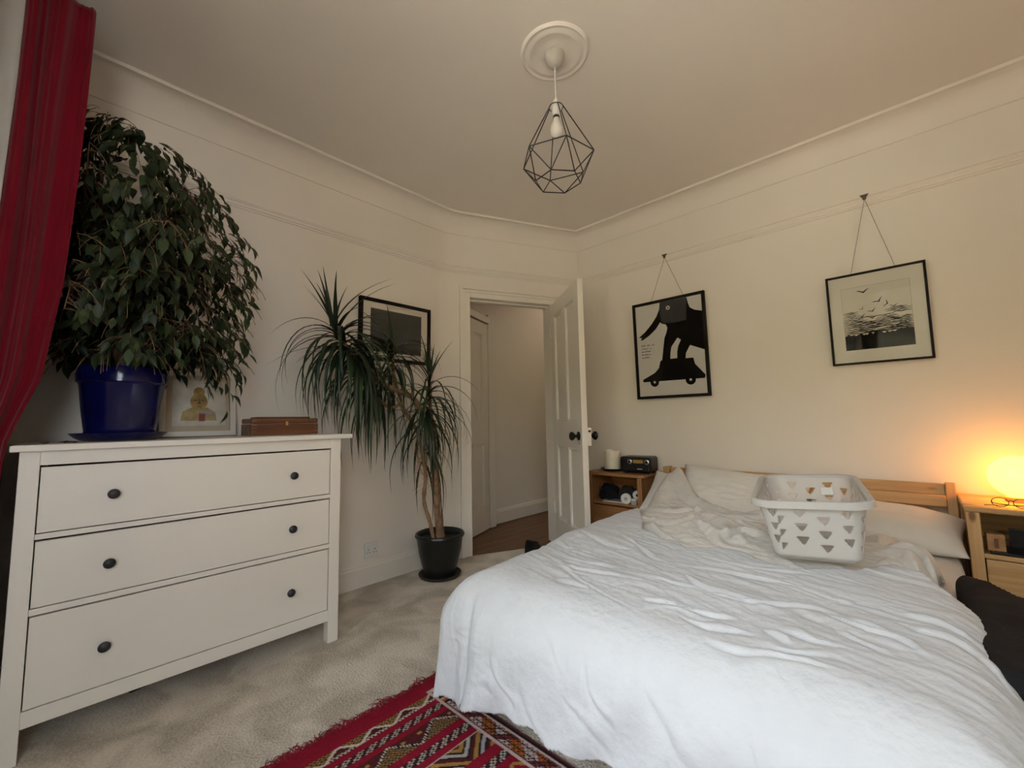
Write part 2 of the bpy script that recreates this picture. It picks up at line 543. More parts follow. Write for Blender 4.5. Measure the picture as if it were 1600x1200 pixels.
fbox(mb, O2, DU, DN, S0 - 0.012, S1 + 0.012, -T, 0, DZ, DZ + 0.012)
fbox(mb, O2, DU, DN, S0, S0 + 0.012, -T + 0.02, -0.045, 0, DZ)
fbox(mb, O2, DU, DN, S0, S1, -T + 0.02, -0.045, DZ - 0.012, DZ)
part('door_lining', mb, M['gloss'], door)
mb = MB()
fbox(mb, O2, DU, DN, S0 - 0.030, S0 + 0.002, 0.016, 0.030, 0.835, 0.945)
part('strike_box', mb, M['gloss'], door, bevel=0.003)

def panel_door(parent, name, W, H, TH, mat, knobs=True):
    """leaf in local axes: x from the hinge, y through the thickness (front at y=0), z up"""
    leaf = bpy.data.objects.new(name, None)
    C.objects.link(leaf)
    leaf.parent = parent
    leaf.empty_display_size = 0.05
    st, mu = 0.105, 0.09
    z = [0.005, 0.235, 0.80, 0.995, H - 0.115, H]
    part('stile', MB().box(0, st, 0, TH, z[0], H), mat, leaf, bevel=0.002)
    part('stile', MB().box(W - st, W, 0, TH, z[0], H), mat, leaf, bevel=0.002)
    for a, b in ((z[0], z[1]), (z[2], z[3]), (z[4], z[5])):
        part('rail', MB().box(st, W - st, 0.0005, TH - 0.0005, a, b), mat, leaf, bevel=0.002)
    xm = W / 2
    for a, b in ((z[1], z[2]), (z[3], z[4])):
        part('muntin', MB().box(xm - mu / 2, xm + mu / 2, 0.0005, TH - 0.0005, a, b), mat, leaf, bevel=0.002)
        for x0, x1 in ((st, xm - mu / 2), (xm + mu / 2, W - st)):
            p = part('panel', MB().box(x0 - 0.005, x1 + 0.005, 0.014, TH - 0.014, a - 0.005, b + 0.005), mat, leaf)
            mm = MB()
            for y0, y1 in ((0.004, 0.016), (TH - 0.016, TH - 0.004)):
                w = 0.014
                mm.box(x0, x0 + w, y0, y1, a, b).box(x1 - w, x1, y0, y1, a, b)
                mm.box(x0, x1, y0, y1, a, a + w).box(x0, x1, y0, y1, b - w, b)
            part('moulding', mm, mat, p, bevel=0.004)
    return leaf

hinge = DU * S1
# opened leaf: runs from the hinge towards the camera side of the room
LD = Vector((0.572, -0.427)).normalized()
leaf = panel_door(door, 'door_leaf', 0.705, 1.972, 0.040, M['gloss'])
leaf.location = (hinge.x + 0.012 * LD.x, hinge.y + 0.012 * LD.y, 0.004)
leaf.rotation_euler = (0, 0, math.atan2(LD.y, LD.x))
def knob(parent, x, y, z, sgn):
    mb = MB()
    prof = [(0.030, 0), (0.030, 0.006), (0.012, 0.010), (0.010, 0.026), (0.020, 0.034), (0.029, 0.044), (0.030, 0.054), (0.022, 0.064), (0.004, 0.068)]
    mb.lathe(prof, 28)
    mb.xf(Matrix.Translation((x, y, z)) @ Matrix.Rotation(math.radians(90 * sgn), 4, 'X'))
    return part('door_knob', mb, M['black'], parent, smooth=40)
knob(leaf, 0.705 - 0.065, 0.0, 0.89, 1)
lk = part('rim_lock', MB().box(0.705 - 0.135, 0.705 - 0.001, 0.040, 0.066, 0.825, 0.945), M['gloss'], leaf, bevel=0.002)
knob(leaf, 0.705 - 0.065, 0.066, 0.89, -1)
part('keyhole_cover', MB().lathe([(0.011, 0), (0.011, 0.004), (0.006, 0.006)], 16).xf(Matrix.Translation((0.66, 0, 0.845)) @ Matrix.Rotation(math.radians(90), 4, 'X')), M['steel'], leaf, smooth=40)
part('latch', MB().box(0.705 - 0.004, 0.7065, 0.046, 0.060, 0.915, 0.930), M['black'], leaf)
for z in (0.25, 1.70):
    part('hinge', MB().lathe([(0.007, 0), (0.007, 0.09)], 10, (-0.008, -0.004, z)), M['gloss'], leaf, smooth=40)

# ------------------------------------------------------------------ the hall beyond the door
HX, HY0, HY1, HXR = -3.06, 1.25, 4.6, -1.95
mb = MB()
mb.box(HX - 0.1, HX, HY0 - 0.1, HY1 + 0.1, -0.02, ZC)
struct('wall_hall', mb, M['wall'])
struct('wall_hall_end', MB().box(HX, HXR + 0.1, HY1, HY1 + 0.1, -0.02, ZC), M['wall'])
struct('wall_hall_right', MB().box(HXR, HXR + 0.1, YB + T, HY1, -0.02, ZC), M['wall'])
struct('wall_hall_near', MB().box(HX, XL - T, HY0 - 0.1, HY0, -0.02, ZC), M['wall'])
struct('ceiling_hall', MB().box(HX - 0.1, XL - 0.16, HY0 - 0.1, HY1 + 0.1, ZC, ZC + 0.1).box(XL - 0.16, HXR + 0.1, YB + 0.16, HY1 + 0.1, ZC, ZC + 0.1), M['ceil'])
struct('baseboard_hall', sweep([(HX, 2.79), (HX, HY1)], skirt), M['gloss'], smooth=25)
hf = tag(part('floor_hall', MB().box(HX, HXR, HY0, HY1, -0.05, -0.022), M['plank']), kind='structure')
pw = 0.098
k = 0
x = HX
while x < HXR:
    segs = [HY0, HY0 + 0.5 + 0.37 * ((k * 7) % 5), HY0 + 1.9 + 0.31 * ((k * 3) % 4), HY1]
    for a, b in zip(segs[:-1], segs[1:]):
        part('plank', MB().box(x + 0.0012, min(x + pw, HXR) - 0.0012, a + 0.001, b - 0.001, -0.022, -0.0065), M['plank'], hf)
    x += pw
    k += 1
# a second white panel door, seen edge-on along the hall
hd = thing('door_2', 'narrow white panelled door seen inside the hall', 'door', (-3.005, 2.80, 0), kind='structure')
HD = Vector((0.345, -0.93)).normalized()
hl = panel_door(hd, 'door_leaf', 0.62, 1.95, 0.04, M['gloss'])
hl.rotation_euler = (0, 0, math.atan2(HD.y, HD.x))
mb = MB()
mb.box(-0.055, 0.03, 0.03, 0.11, 0.0, 2.06)
part('door_post', mb, M['gloss'], hd, bevel=0.006)
mb = MB()
fbox(mb, (0, 0), HD, Vector((-HD.y, HD.x)), -0.04, 0.64, -0.03, 0.05, 1.965, 2.03)
part('door_head', mb, M['gloss'], hd, bevel=0.004)
# hall lamp: an opal bowl on the hall ceiling lights the passage
hlamp = thing('hall_lamp', 'opal glass ceiling lamp lighting the hall', 'lamp', (-2.45, 3.95, ZC))
def emis(name, col, strength):
    m = bpy.data.materials.new(name)
    m.use_nodes = True
    b = m.node_tree.nodes['Principled BSDF']
    b.inputs['Base Color'].default_value = (*col, 1)
    b.inputs['Emission Color'].default_value = (*col, 1)
    b.inputs['Emission Strength'].default_value = strength
    return m
part('lamp_bowl', MB().lathe([(0.02, -0.13), (0.09, -0.11), (0.14, -0.06), (0.15, -0.02)], 24), emis('hall_lamp_glow', (1.0, 0.80, 0.58), 6.0), hlamp, smooth=60)
part('lamp_plate', MB().lathe([(0.16, -0.02), (0.16, 0.0)], 24), M['gloss'], hlamp, smooth=40)
for sx, lab in ((0.0, 'black shoe on the carpet by the open door, mostly hidden behind the bed'),):
    sh = thing('shoe', lab, 'shoe', (-2.19, 2.46, 0.0), 0.15)
    mb = MB()
    rows = []
    for t in np.linspace(0, 1, 13):
        w = 0.036 + 0.016 * math.sin(math.pi * min(1, t * 1.1)) - 0.014 * (t > 0.93)
        h = 0.085 - 0.045 * t if t > 0.35 else 0.095
        rows.append([(0.26 * t + 0.0, w * math.cos(a), 0.012 + max(0, h * math.sin(a))) for a in np.linspace(0, math.pi, 11)])
    mb.grid(np.array(rows))
    part('upper', mb, M['black'], sh, smooth=60)
    part('sole', MB().slab([(-0.005, -0.035), (0.12, -0.05), (0.22, -0.048), (0.268, -0.02), (0.268, 0.02), (0.22, 0.048), (0.12, 0.05), (-0.005, 0.035)], 0.0, 0.014), M['black'], sh)

# ------------------------------------------------------------------ wall socket
so = thing('wall_socket', 'white double wall socket above the skirting beside the black plant pot', 'socket', (XL, 1.387, 0.206), math.radians(90))
part('face_plate', MB().box(-0.074, 0.074, -0.010, 0, -0.046, 0.046).xf(Matrix.Scale(0.64, 4, (1, 0, 0))), M['plug'], so, bevel=0.003)
for sx in (-0.022, 0.022):
    part('switch', MB().box(sx - 0.006, sx + 0.006, -0.014, -0.009, 0.015, 0.032), M['plug'], so, bevel=0.001)
    mb = MB()
    mb.box(sx - 0.0025, sx + 0.0025, -0.0106, -0.009, 0.000, 0.008)
    mb.box(sx - 0.012, sx - 0.006, -0.0106, -0.009, -0.016, -0.012).box(sx + 0.006, sx + 0.012, -0.0106, -0.009, -0.016, -0.012)
    part('pin_holes', mb, M['knob'], so)

# ------------------------------------------------------------------ radiator under the window
ra = thing('radiator', 'white ribbed radiator under the window beside the chest', 'radiator', (0, 0, 0))
mb = MB()
xs = np.arange(-2.42, -1.85, 0.0333)
rows = []
for zz in (0.14, 0.16, 0.54, 0.56):
    rows.append([(x_, -0.128 - (0.012 if i % 2 else 0.0) - (0.006 if zz in (0.14, 0.56) else 0), zz) for i, x_ in enumerate(xs)])
mb.grid(np.array(rows))
mb.box(-2.42, xs[-1], -0.19, -0.142, 0.14, 0.56)
part('panel', mb, M['plug'], ra)
for x_ in (-2.30, -1.95):
    part('bracket', MB().box(x_ - 0.02, x_ + 0.02, WY, -0.18, 0.3, 0.5), M['plug'], ra)
    part('pipe', MB().tube([(x_, -0.165, 0.0), (x_, -0.165, 0.15)], 0.008), M['plug'], ra, smooth=60)

# ------------------------------------------------------------------ garden outside the window
struct('ground', MB().box(-30, 30, -26, -1.3, -0.50, -0.40), nmat('stone_paving', (0.64, 0.57, 0.48), 0.95, col2=(0.54, 0.48, 0.40), vscale=3, bump=0.4, bscale=30))
hx_ = np.linspace(-16, 16, 170); hs_ = np.linspace(0, 1, 60)
HXg, HSg = np.meshgrid(hx_, hs_)
prof_y = np.interp(HSg, [0, 0.45, 0.55, 0.8, 1.0], [-7.4, -7.2, -7.6, -8.6, -9.6])
prof_z = np.interp(HSg, [0, 0.45, 0.55, 0.8, 1.0], [-0.4, 3.3, 3.9, 4.2, -0.4])
prof_z = np.where(prof_z > 0.5, prof_z + 0.9 * fbm(HXg * 0.45, HSg * 2, 71, 3), prof_z)
prof_y = prof_y + 0.9 * fbm(HXg * 0.8, HSg * 7, 72, 4) + 0.35 * ridged(HXg * 3, HSg * 22, 73, 2)
hm = nmat('sunlit_foliage', (0.40, 0.37, 0.26), 0.8, col2=(0.15, 0.14, 0.08), vscale=4.0, bump=1.0, bscale=9, detail=8)
hg = part('garden_hedge', MB().grid(np.stack([HXg, prof_y, prof_z], -1)), hm, None, smooth=180)
tag(hg, 'tall sunlit hedge across the garden, mirrored in the picture glass', 'hedge')
# ------------------------------------------------------------------ chest of drawers
ch = thing('chest_of_drawers', 'white three-drawer chest with dark round knobs against the left wall', 'chest of drawers', (-2.28, 0.43, 0))
def cbox(x0, x1, y0, y1, z0, z1):
    return MB().box(x0 + 2.28, x1 + 2.28, y0 - 0.43, y1 - 0.43, z0, z1)
XF, XBK = -2.028, -2.535
part('top', cbox(XBK, XF + 0.018, -0.108, 0.985, 0.934, 0.955), M['chest'], ch, bevel=0.003)
for y0, y1 in ((-0.088, -0.043), (0.886, 0.934)):
    part('leg', cbox(XF - 0.045, XF, y0, y1, 0, 0.934), M['chest'], ch, bevel=0.002)
    part('leg', cbox(XBK, XBK + 0.045, y0, y1, 0, 0.934), M['chest'], ch, bevel=0.002)
for y0, y1 in ((-0.084, -0.066), (0.910, 0.928)):
    part('side_panel', cbox(XBK + 0.045, XF - 0.045, y0, y1, 0.10, 0.934), M['chest'], ch)
part('back_panel', cbox(XBK + 0.004, XBK + 0.010, -0.043, 0.886, 0.10, 0.934), M['chest'], ch)
part('bottom_panel', cbox(XBK + 0.04, XF - 0.04, -0.066, 0.910, 0.112, 0.124), M['chest'], ch)
for z0, z1 in ((0.889, 0.934), (0.657, 0.674), (0.427, 0.446), (0.099, 0.148)):
    part('rail', cbox(XF - 0.030, XF - 0.001, -0.043, 0.886, z0, z1), M['chest'], ch, bevel=0.0015)
for z0, z1, kz in ((0.676, 0.885, 0.779), (0.448, 0.653, 0.548), (0.150, 0.424, 0.279)):
    dr = part('drawer', cbox(XF - 0.020, XF - 0.002, -0.0400, 0.8825, z0 + 0.0015, z1 - 0.0025), M['chest'], ch, bevel=0.0015)
    part('drawer_box', cbox(XBK + 0.03, XF - 0.022, -0.030, 0.873, z0 + 0.012, z1 - 0.02), M['gap'], dr)
    for ky in (0.133, 0.717):
        mb = MB().lathe([(0.006, 0), (0.006, 0.012), (0.012, 0.016), (0.0165, 0.020), (0.0165, 0.024), (0.010, 0.029), (0.002, 0.031)], 24)
        mb.xf(Matrix.Translation((XF - 0.002 + 2.28, ky - 0.43, kz)) @ Matrix.Rotation(math.radians(90), 4, 'Y'))
        part('knob', mb, M['knob'], dr, smooth=40)

# small dark red box under the chest
bx_ = thing('floor_box', 'small dark red object on the carpet beneath the chest of drawers', 'box', (-2.30, 0.28, 0.0), 0.3)
part('body', MB().box(-0.05, 0.05, -0.07, 0.07, 0, 0.035), nmat('dark_red_card', (0.06, 0.012, 0.012), 0.7, var=0.2), bx_, bevel=0.004)
part('lid', MB().box(-0.052, 0.052, -0.072, 0.072, 0.035, 0.045), nmat('dark_brown_card', (0.03, 0.012, 0.010), 0.7, var=0.2), bx_, bevel=0.003)

# ------------------------------------------------------------------ wooden keepsake box
kb = thing('wooden_box', 'dark brown wooden box with stepped lid and brass catch on the chest', 'box', (-2.375, 0.775, 0.955), 0.06)
part('body', MB().box(-0.070, 0.070, -0.160, 0.160, 0, 0.056), M['walnut'], kb, bevel=0.0025)
ld = part('lid', MB().box(-0.070, 0.070, -0.160, 0.160, 0.0585, 0.083), M['walnut'], kb, bevel=0.006)
part('raised_panel', MB().box(-0.048, 0.048, -0.128, 0.128, 0.083, 0.091), M['walnut'], ld, bevel=0.004)
part('catch', MB().box(0.0695, 0.073, -0.006, 0.006, 0.048, 0.068), M['brass'], kb)
inl = nmat('pale_inlay', (0.5, 0.27, 0.14), 0.5, var=0.1)
for y0, y1 in ((-0.158, -0.138), (0.138, 0.158)):
    for zz in (0.018, 0.036, 0.050, 0.070):
        part('inlay_line', MB().box(0.0698, 0.0712, y0, y1, zz, zz + 0.0018), inl, kb)

# dry fallen leaves at the left end of the chest top
dry = nmat('dry_leaf', (0.10, 0.055, 0.025), 0.8, var=0.4, vscale=40)
for k_, (x_, y_, r_) in enumerate([(-2.10, -0.04, 0.3), (-2.14, -0.01, 1.2), (-2.09, 0.005, 2.2), (-2.17, -0.05, 0.8), (-2.12, 0.03, 2.9), (-2.20, 0.0, 1.9)]):
    mb = MB().add([(0, 0, 0.001), (0.015, 0.010, 0.007), (0.034, 0, 0.003), (0.015, -0.010, 0.006), (0, 0, 0.0), (0.015, 0.010, 0.006), (0.034, 0, 0.002), (0.015, -0.010, 0.005)],
                  [(0, 1, 2, 3), (7, 6, 5, 4), (0, 4, 5, 1), (1, 5, 6, 2), (2, 6, 7, 3), (3, 7, 4, 0)])
    o = tag(part('dry_leaf', mb, dry), 'brown dry leaf fallen on the chest top beside the blue pot', 'leaf', 'dry leaves fallen on the chest')
    o.location = (x_, y_, 0.955)
    o.rotation_euler = (0, 0, r_)

# ------------------------------------------------------------------ pictures
def rect_frame(w, h, bar, d0, d1):
    """frame outline in local XZ centred on x, bottom at z=0; front at y=d0"""
    mb = MB()
    a = w / 2
    o = [(-a, 0), (a, 0), (a, h), (-a, h)]
    i = [(-a + bar, bar), (a - bar, bar), (a - bar, h - bar), (-a + bar, h - bar)]
    vs = [(x, d0, z) for x, z in o] + [(x, d0, z) for x, z in i] + [(x, d1, z) for x, z in o] + [(x, d1, z) for x, z in i]
    fs = []
    for k in range(4):
        k2 = (k + 1) % 4
        fs += [(k, k2, 4 + k2, 4 + k), (8 + k, 12 + k, 12 + k2, 8 + k2), (k, 8 + k, 8 + k2, k2), (4 + k, 4 + k2, 12 + k2, 12 + k)]
    return mb.add(vs, fs)
def flat(poly, y, th=0.0006):
    return MB().prism(poly, y - th, y)
def circ(cx, cz, r, n=24):
    return [(cx + r * math.cos(2 * math.pi * k / n), cz + r * math.sin(2 * math.pi * k / n)) for k in range(n)]
def picture(name, label, w, h, bar, depth, frame_m, back_m, cat='picture', glass=True):
    t = thing(name, label, cat)
    part('frame', rect_frame(w, h, bar, -depth, 0), frame_m, t, bevel=0.0015)
    part('backing', MB().box(-w / 2 + bar * 0.8, w / 2 - bar * 0.8, -depth * 0.45, -0.001, bar * 0.8, h - bar * 0.8), back_m, t)
    if glass:
        part('glass', MB().box(-w / 2 + bar * 0.9, w / 2 - bar * 0.9, -depth * 0.75, -depth * 0.75 + 0.002, bar * 0.9, h - bar * 0.9), M['glass'], t)
    return t
def hang(t, hook, pts):
    """hook on the picture rail and cord, in the picture's local space"""
    hk = MB()
    hk.prism([(-0.020, 0.018), (0.020, 0.018), (0.010, 0.002), (0.007, -0.012), (-0.007, -0.012), (-0.010, 0.002)], -0.006, 0.0)
    inv = t.matrix_basis.inverted()
    hp = inv @ Vector(hook)
    hk.xf(Matrix.Translation(hp))
    part('picture_hook', hk, M['bronze'], t, bevel=0.001)
    for p in pts:
        part('cord', MB().tube([hp + Vector((0, 0.002, -0.006)), p], 0.0014, 6), M['cord'], t, smooth=60)

# elephant poster
PW, PH = 0.540, 0.735
p1_ = picture('framed_poster', 'black-framed poster of a black elephant on a wheeled cart', PW, PH, 0.020, 0.024, M['blackframe'], M['paper'])
p1_.location = (-1.258, YB - 0.008, 1.152)
p1_.rotation_euler = (math.radians(1.6), 0, 0)
EL = [(0.403,0.972), (0.389,0.902), (0.344,0.836), (0.268,0.766), (0.170,0.698), (0.068,0.646), (0.114,0.638), (0.091,0.616), (0.127,0.615), (0.230,0.655), (0.325,0.709), (0.393,0.772), (0.418,0.752), (0.470,0.739), (0.489,0.703), (0.469,0.648), (0.441,0.609), (0.408,0.471), (0.388,0.383), (0.362,0.376), (0.337,0.307), (0.274,0.262), (0.095,0.201), (0.097,0.175), (0.935,0.170), (0.946,0.196), (0.938,0.210), (0.824,0.313), (0.808,0.375), (0.707,0.377), (0.717,0.428), (0.776,0.500), (0.960,0.438), (0.960,0.810), (0.864,0.833), (0.804,0.866), (0.784,0.913), (0.770,0.971)]
GAP = [(0.618,0.589), (0.662,0.564), (0.621,0.506), (0.602,0.452), (0.597,0.387), (0.503,0.388), (0.514,0.461), (0.530,0.508)]
def uvp(poly, w, h): return [((u - 0.5) * w, v * h) for u, v in poly]
YP = -0.024 * 0.45
def tri_flat(poly, y, th=0.0006):
    """prism of a concave outline, front and back triangulated"""
    me = flat(poly, y, th).mesh('tmp')
    bm = bmesh.new(); bm.from_mesh(me)
    bmesh.ops.triangulate(bm, faces=[f for f in bm.faces if len(f.verts) > 4])
    bm.to_mesh(me); bm.free()
    return me
link('elephant_print', tri_flat(uvp(EL, PW, PH), YP), M['ink'], p1_)
link('print_gap', tri_flat(uvp(GAP, PW, PH), YP - 0.0006, 0.0003), M['paper'], p1_)
head_g = nmat('charcoal_ink', (0.035, 0.036, 0.036), 0.6, var=0.1)
link('elephant_ear', tri_flat(uvp([(0.41, 0.97), (0.765, 0.97), (0.76, 0.86), (0.75, 0.75), (0.60, 0.742), (0.43, 0.755), (0.405, 0.80), (0.395, 0.90)], PW, PH), YP - 0.0006, 0.0003), head_g, p1_)
for cu, cv, rr in ((0.263, 0.167, 0.034), (0.756, 0.165, 0.036)):
    part('wheel_print', flat(circ((cu - 0.5) * PW, cv * PH, rr), YP - 0.0006, 0.0003), M['ink'], p1_)
    part('wheel_hub', flat(circ((cu - 0.5) * PW, cv * PH, 0.009, 16), YP - 0.0009, 0.0003), M['paper'], p1_)
part('elephant_eye', flat(circ((0.513 - 0.5) * PW, 0.904 * PH, 0.015, 16), YP - 0.0009, 0.0003), M['paper'], p1_)
part('eye_pupil', flat(circ((0.513 - 0.5) * PW, 0.903 * PH, 0.006, 12), YP - 0.0012, 0.0003), M['ink'], p1_)
# five short lines of small dark lettering, too soft in the photograph to read
mb = MB()
rl = random.Random(5)
for k_, (n_, x1) in enumerate([(9, 1.0), (9, 1.0), (8, 1.0), (8, 0.95), (7, 0.8)]):
    zz = (0.545 - 0.031 * k_) * PH
    xa = (0.100 - 0.5) * PW; xb = xa + 0.190 * PW * x1
    stp = (xb - xa) / n_
    for j in range(n_):
        x0 = xa + stp * j
        if rl.random() < 0.12 and 1 < j < n_ - 1: continue
        v_ = rl.random()
        small = (j >= n_ - 2 and k_ > 0)
        zt = zz + (0.003 if small else 0.0105)
        mb.box(x0, x0 + 0.0026, YP - 0.0009, YP - 0.0003, zz, zt)
        if not small:
            mb.box(x0, x0 + stp * 0.7, YP - 0.0009, YP - 0.0003, zz + (0.0 if v_ < .3 else 0.0040 if v_ < .6 else 0.0078), zz + (0.0026 if v_ < .3 else 0.0066 if v_ < .6 else 0.0105))
            if v_ > .35: mb.box(x0 + stp * 0.55, x0 + stp * 0.75, YP - 0.0009, YP - 0.0003, zz, zt)
part('poster_lettering', mb, M['ink'], p1_)
bpy.context.view_layer.update()
hang(p1_, (-1.258, YB - 0.034, 2.208), [Vector((-0.120, -0.010, PH - 0.004)), Vector((0.125, -0.010, PH - 0.004))])

# print of birds over black reeds
QW, QH = 0.420, 0.512
p2_ = picture('framed_print', 'thin black-framed print of birds over dark reed lines', QW, QH, 0.011, 0.022, M['blackframe'], M['mat'])
p2_.location = (-0.100, YB - 0.008, 1.284)
p2_.rotation_euler = (math.radians(1.8), 0, 0)
YQ = -0.022 * 0.45
IU0, IU1, IV0, IV1 = 0.160, 0.840, 0.157, 0.845
art_p = nmat('print_paper', (0.76, 0.70, 0.60), 0.8, var=0.03)
part('print_sheet', flat(uvp([(IU0, IV0), (IU1, IV0), (IU1, IV1), (IU0, IV1)], QW, QH), YQ), art_p, p2_)
part('mount_bevel', rect_frame(QW * 0.686, QH * 0.694, 0.0012, YQ - 0.001, YQ - 0.0004).xf(Matrix.Translation((0, 0, IV0 * QH - 0.0012))), nmat('mount_core', (0.35, 0.31, 0.26), 0.8), p2_)
rl = random.Random(11)
top = []
for k_ in range(36):
    u = IU0 + (IU1 - IU0) * k_ / 35
    top.append((u, 0.30 + 0.035 * rl.random() + 0.02 * (k_ / 35)))
link('reed_bank_print', tri_flat(uvp([(IU0, IV0)] + [(IU1, IV0)] + list(reversed(top)), QW, QH), YQ - 0.0006, 0.0003), M['ink'], p2_)
mb = MB()
for row in range(15):
    v0 = 0.325 + row * 0.0172 + 0.003 * rl.random()
    n_ = 2 if row < 9 else 1
    for q in range(n_ + 1):
        u0 = IU0 + (q * 0.24 + rl.random() * 0.10 if q else 0.0)
        L_ = (0.42 - row * 0.014) * (0.7 + 0.5 * rl.random())
        if row > 10: u0 = IU0 + 0.40 + rl.random() * 0.1 if q == 0 else IU0
        if row > 10 and q > 0: L_ = 0.16
        u1 = min(IU1, u0 + L_)
        th = 0.0115 - 0.0003 * row
        dv = 0.010 * (u1 - u0) / 0.5
        m_ = 14
        up_ = [(u0 + (u1 - u0) * i / m_, v0 + dv * (i / m_) + 0.0022 * math.sin(i * 0.9 + row) + th * math.sin(math.pi * (0.08 + 0.84 * i / m_)) * (0.6 + 0.7 * rl.random())) for i in range(m_ + 1)]
        lo_ = [(u0 + (u1 - u0) * i / m_, v0 + dv * (i / m_) + 0.0022 * math.sin(i * 0.9 + row) - 0.002) for i in range(m_ + 1)]
        vs = [((u - .5) * QW, YQ - 0.0010, v * QH) for u, v in up_] + [((u - .5) * QW, YQ - 0.0010, v * QH) for u, v in lo_]
        fs = [(i, m_ + 1 + i, m_ + 2 + i, i + 1) for i in range(m_)]
        mb.add(vs, fs)
part('reed_lines_print', mb, M['ink'], p2_)
for bu, bv, bs, br in [(0.385, 0.785, 1.25, 0.1), (0.529, 0.66, 1.1, 0.5), (0.61, 0.62, 0.9, 1.2), (0.461, 0.563, 0.9, 0.4), (0.241, 0.56, 0.8, 0.0), (0.353, 0.520, 0.8, 0.2), (0.455, 0.488, 0.8, 0.0), (0.673, 0.585, 0.8, 0.1), (0.36, 0.60, 0.6, 0.6)]:
    c0, s0 = math.cos(br), math.sin(br)
    w_ = [(-0.024, 0.010), (-0.012, 0.008), (0, 0.0), (0.012, 0.007), (0.024, 0.011), (0.010, 0.001), (0.001, -0.007), (-0.010, 0.002)]
    poly = [((bu - .5) * QW + bs * (x * c0 - z * s0), bv * QH + bs * (x * s0 + z * c0)) for x, z in w_]
    link('bird_print', tri_flat(list(reversed(poly)), YQ - 0.0010, 0.0003), M['ink'], p2_)
bpy.context.view_layer.update()
hang(p2_, (-0.104, YB - 0.034, 2.215), [Vector((-0.094, -0.010, QH - 0.003)), Vector((0.094, -0.010, QH - 0.003))])

# grey moorland print on the left wall
RW, RH = 0.548, 0.412
p3_ = picture('framed_photograph', 'black-framed dark grey landscape hanging on the left wall behind the spiky plant', RW, RH, 0.021, 0.030, M['blackframe'], M['mat'])
p3_.location = (XL + 0.004, 1.549, 1.420)
p3_.rotation_euler = (math.radians(1.0), 0, math.radians(90))
grey = nmat('grey_sky_print', (0.062, 0.062, 0.060), 0.6, col2=(0.048, 0.048, 0.047), vscale=6)
part('photo_print', flat(uvp([(0.147, 0.148), (0.868, 0.148), (0.868, 0.845), (0.147, 0.845)], RW, RH), -0.0135), grey, p3_)
hill = nmat('dark_hill_print', (0.040, 0.034, 0.032), 0.6, var=0.3, vscale=14)
part('hill_print', flat(uvp([(0.147, 0.148), (0.868, 0.148), (0.868, 0.27), (0.70, 0.25), (0.52, 0.285), (0.36, 0.26), (0.147, 0.275)], RW, RH), -0.0141, 0.0003), hill, p3_)
part('light_patch_print', flat(circ((0.64 - .5) * RW, 0.335 * RH, 0.010, 14), -0.0141, 0.0003), nmat('pale_print', (0.16, 0.14, 0.11), 0.6), p3_)

# small watercolour leaning on the wall behind the blue pot
BW, BH = 0.300, 0.318
wf = nmat('white_frame_paint', (0.72, 0.69, 0.63), 0.5, var=0.03)
p4_ = picture('leaning_picture', 'white-framed watercolour of a seated statue leaning on the wall behind the blue pot', BW, BH, 0.024, 0.022, wf, nmat('beige_mount', (0.52, 0.44, 0.32), 0.8, var=0.06))
p4_.location = (-2.490, 0.448, 0.956)
p4_.rotation_euler = (math.radians(-9), 0, math.radians(90))
YW = -0.0099
part('watercolour_sheet', flat(uvp([(0.16, 0.16), (0.86, 0.16), (0.86, 0.86), (0.16, 0.86)], BW, BH), YW), nmat('watercolour_wash', (0.66, 0.62, 0.52), 0.85, col2=(0.50, 0.48, 0.42), vscale=14), p4_)
och = nmat('ochre_wash', (0.42, 0.29, 0.10), 0.85, col2=(0.24, 0.15, 0.05), vscale=40)
och2 = nmat('pale_ochre_wash', (0.48, 0.37, 0.18), 0.85, col2=(0.34, 0.24, 0.10), vscale=30)
brn = nmat('brown_wash', (0.22, 0.14, 0.055), 0.85, var=0.3)
def ell(cu, cv, ru, rv, n=20): return [((cu + ru * math.cos(2 * math.pi * k / n) - .5) * BW, (cv + rv * math.sin(2 * math.pi * k / n)) * BH) for k in range(n)]
part('statue_shoulders', flat(uvp([(0.26, 0.24), (0.74, 0.24), (0.72, 0.36), (0.62, 0.44), (0.40, 0.44), (0.29, 0.38)], BW, BH), YW - 0.0006, 0.0003), och2, p4_)
part('statue_face', flat(ell(0.50, 0.53, 0.115, 0.13), YW - 0.0009, 0.0003), och, p4_)
part('statue_topknot', flat(ell(0.50, 0.68, 0.075, 0.075), YW - 0.0012, 0.0003), och, p4_)
for cu in (0.455, 0.55): part('statue_eye', flat(ell(cu, 0.55, 0.03, 0.010), YW - 0.0013, 0.0003), brn, p4_)
part('statue_nose', flat(uvp([(0.495, 0.57), (0.51, 0.57), (0.525, 0.49), (0.48, 0.49)], BW, BH), YW - 0.0013, 0.0003), brn, p4_)
part('statue_mouth', flat(ell(0.505, 0.455, 0.035, 0.008), YW - 0.0013, 0.0003), brn, p4_)
part('red_sash', flat(uvp([(0.50, 0.23), (0.58, 0.23), (0.585, 0.34), (0.50, 0.35)], BW, BH), YW - 0.0013, 0.0003), nmat('red_wash', (0.32, 0.09, 0.07), 0.85, var=0.3), p4_)
part('blue_scarf', flat(uvp([(0.50, 0.37), (0.62, 0.345), (0.67, 0.33), (0.68, 0.37), (0.58, 0.385), (0.50, 0.395)], BW, BH), YW - 0.0013, 0.0003), nmat('blue_wash', (0.30, 0.36, 0.52), 0.85, var=0.2), p4_)

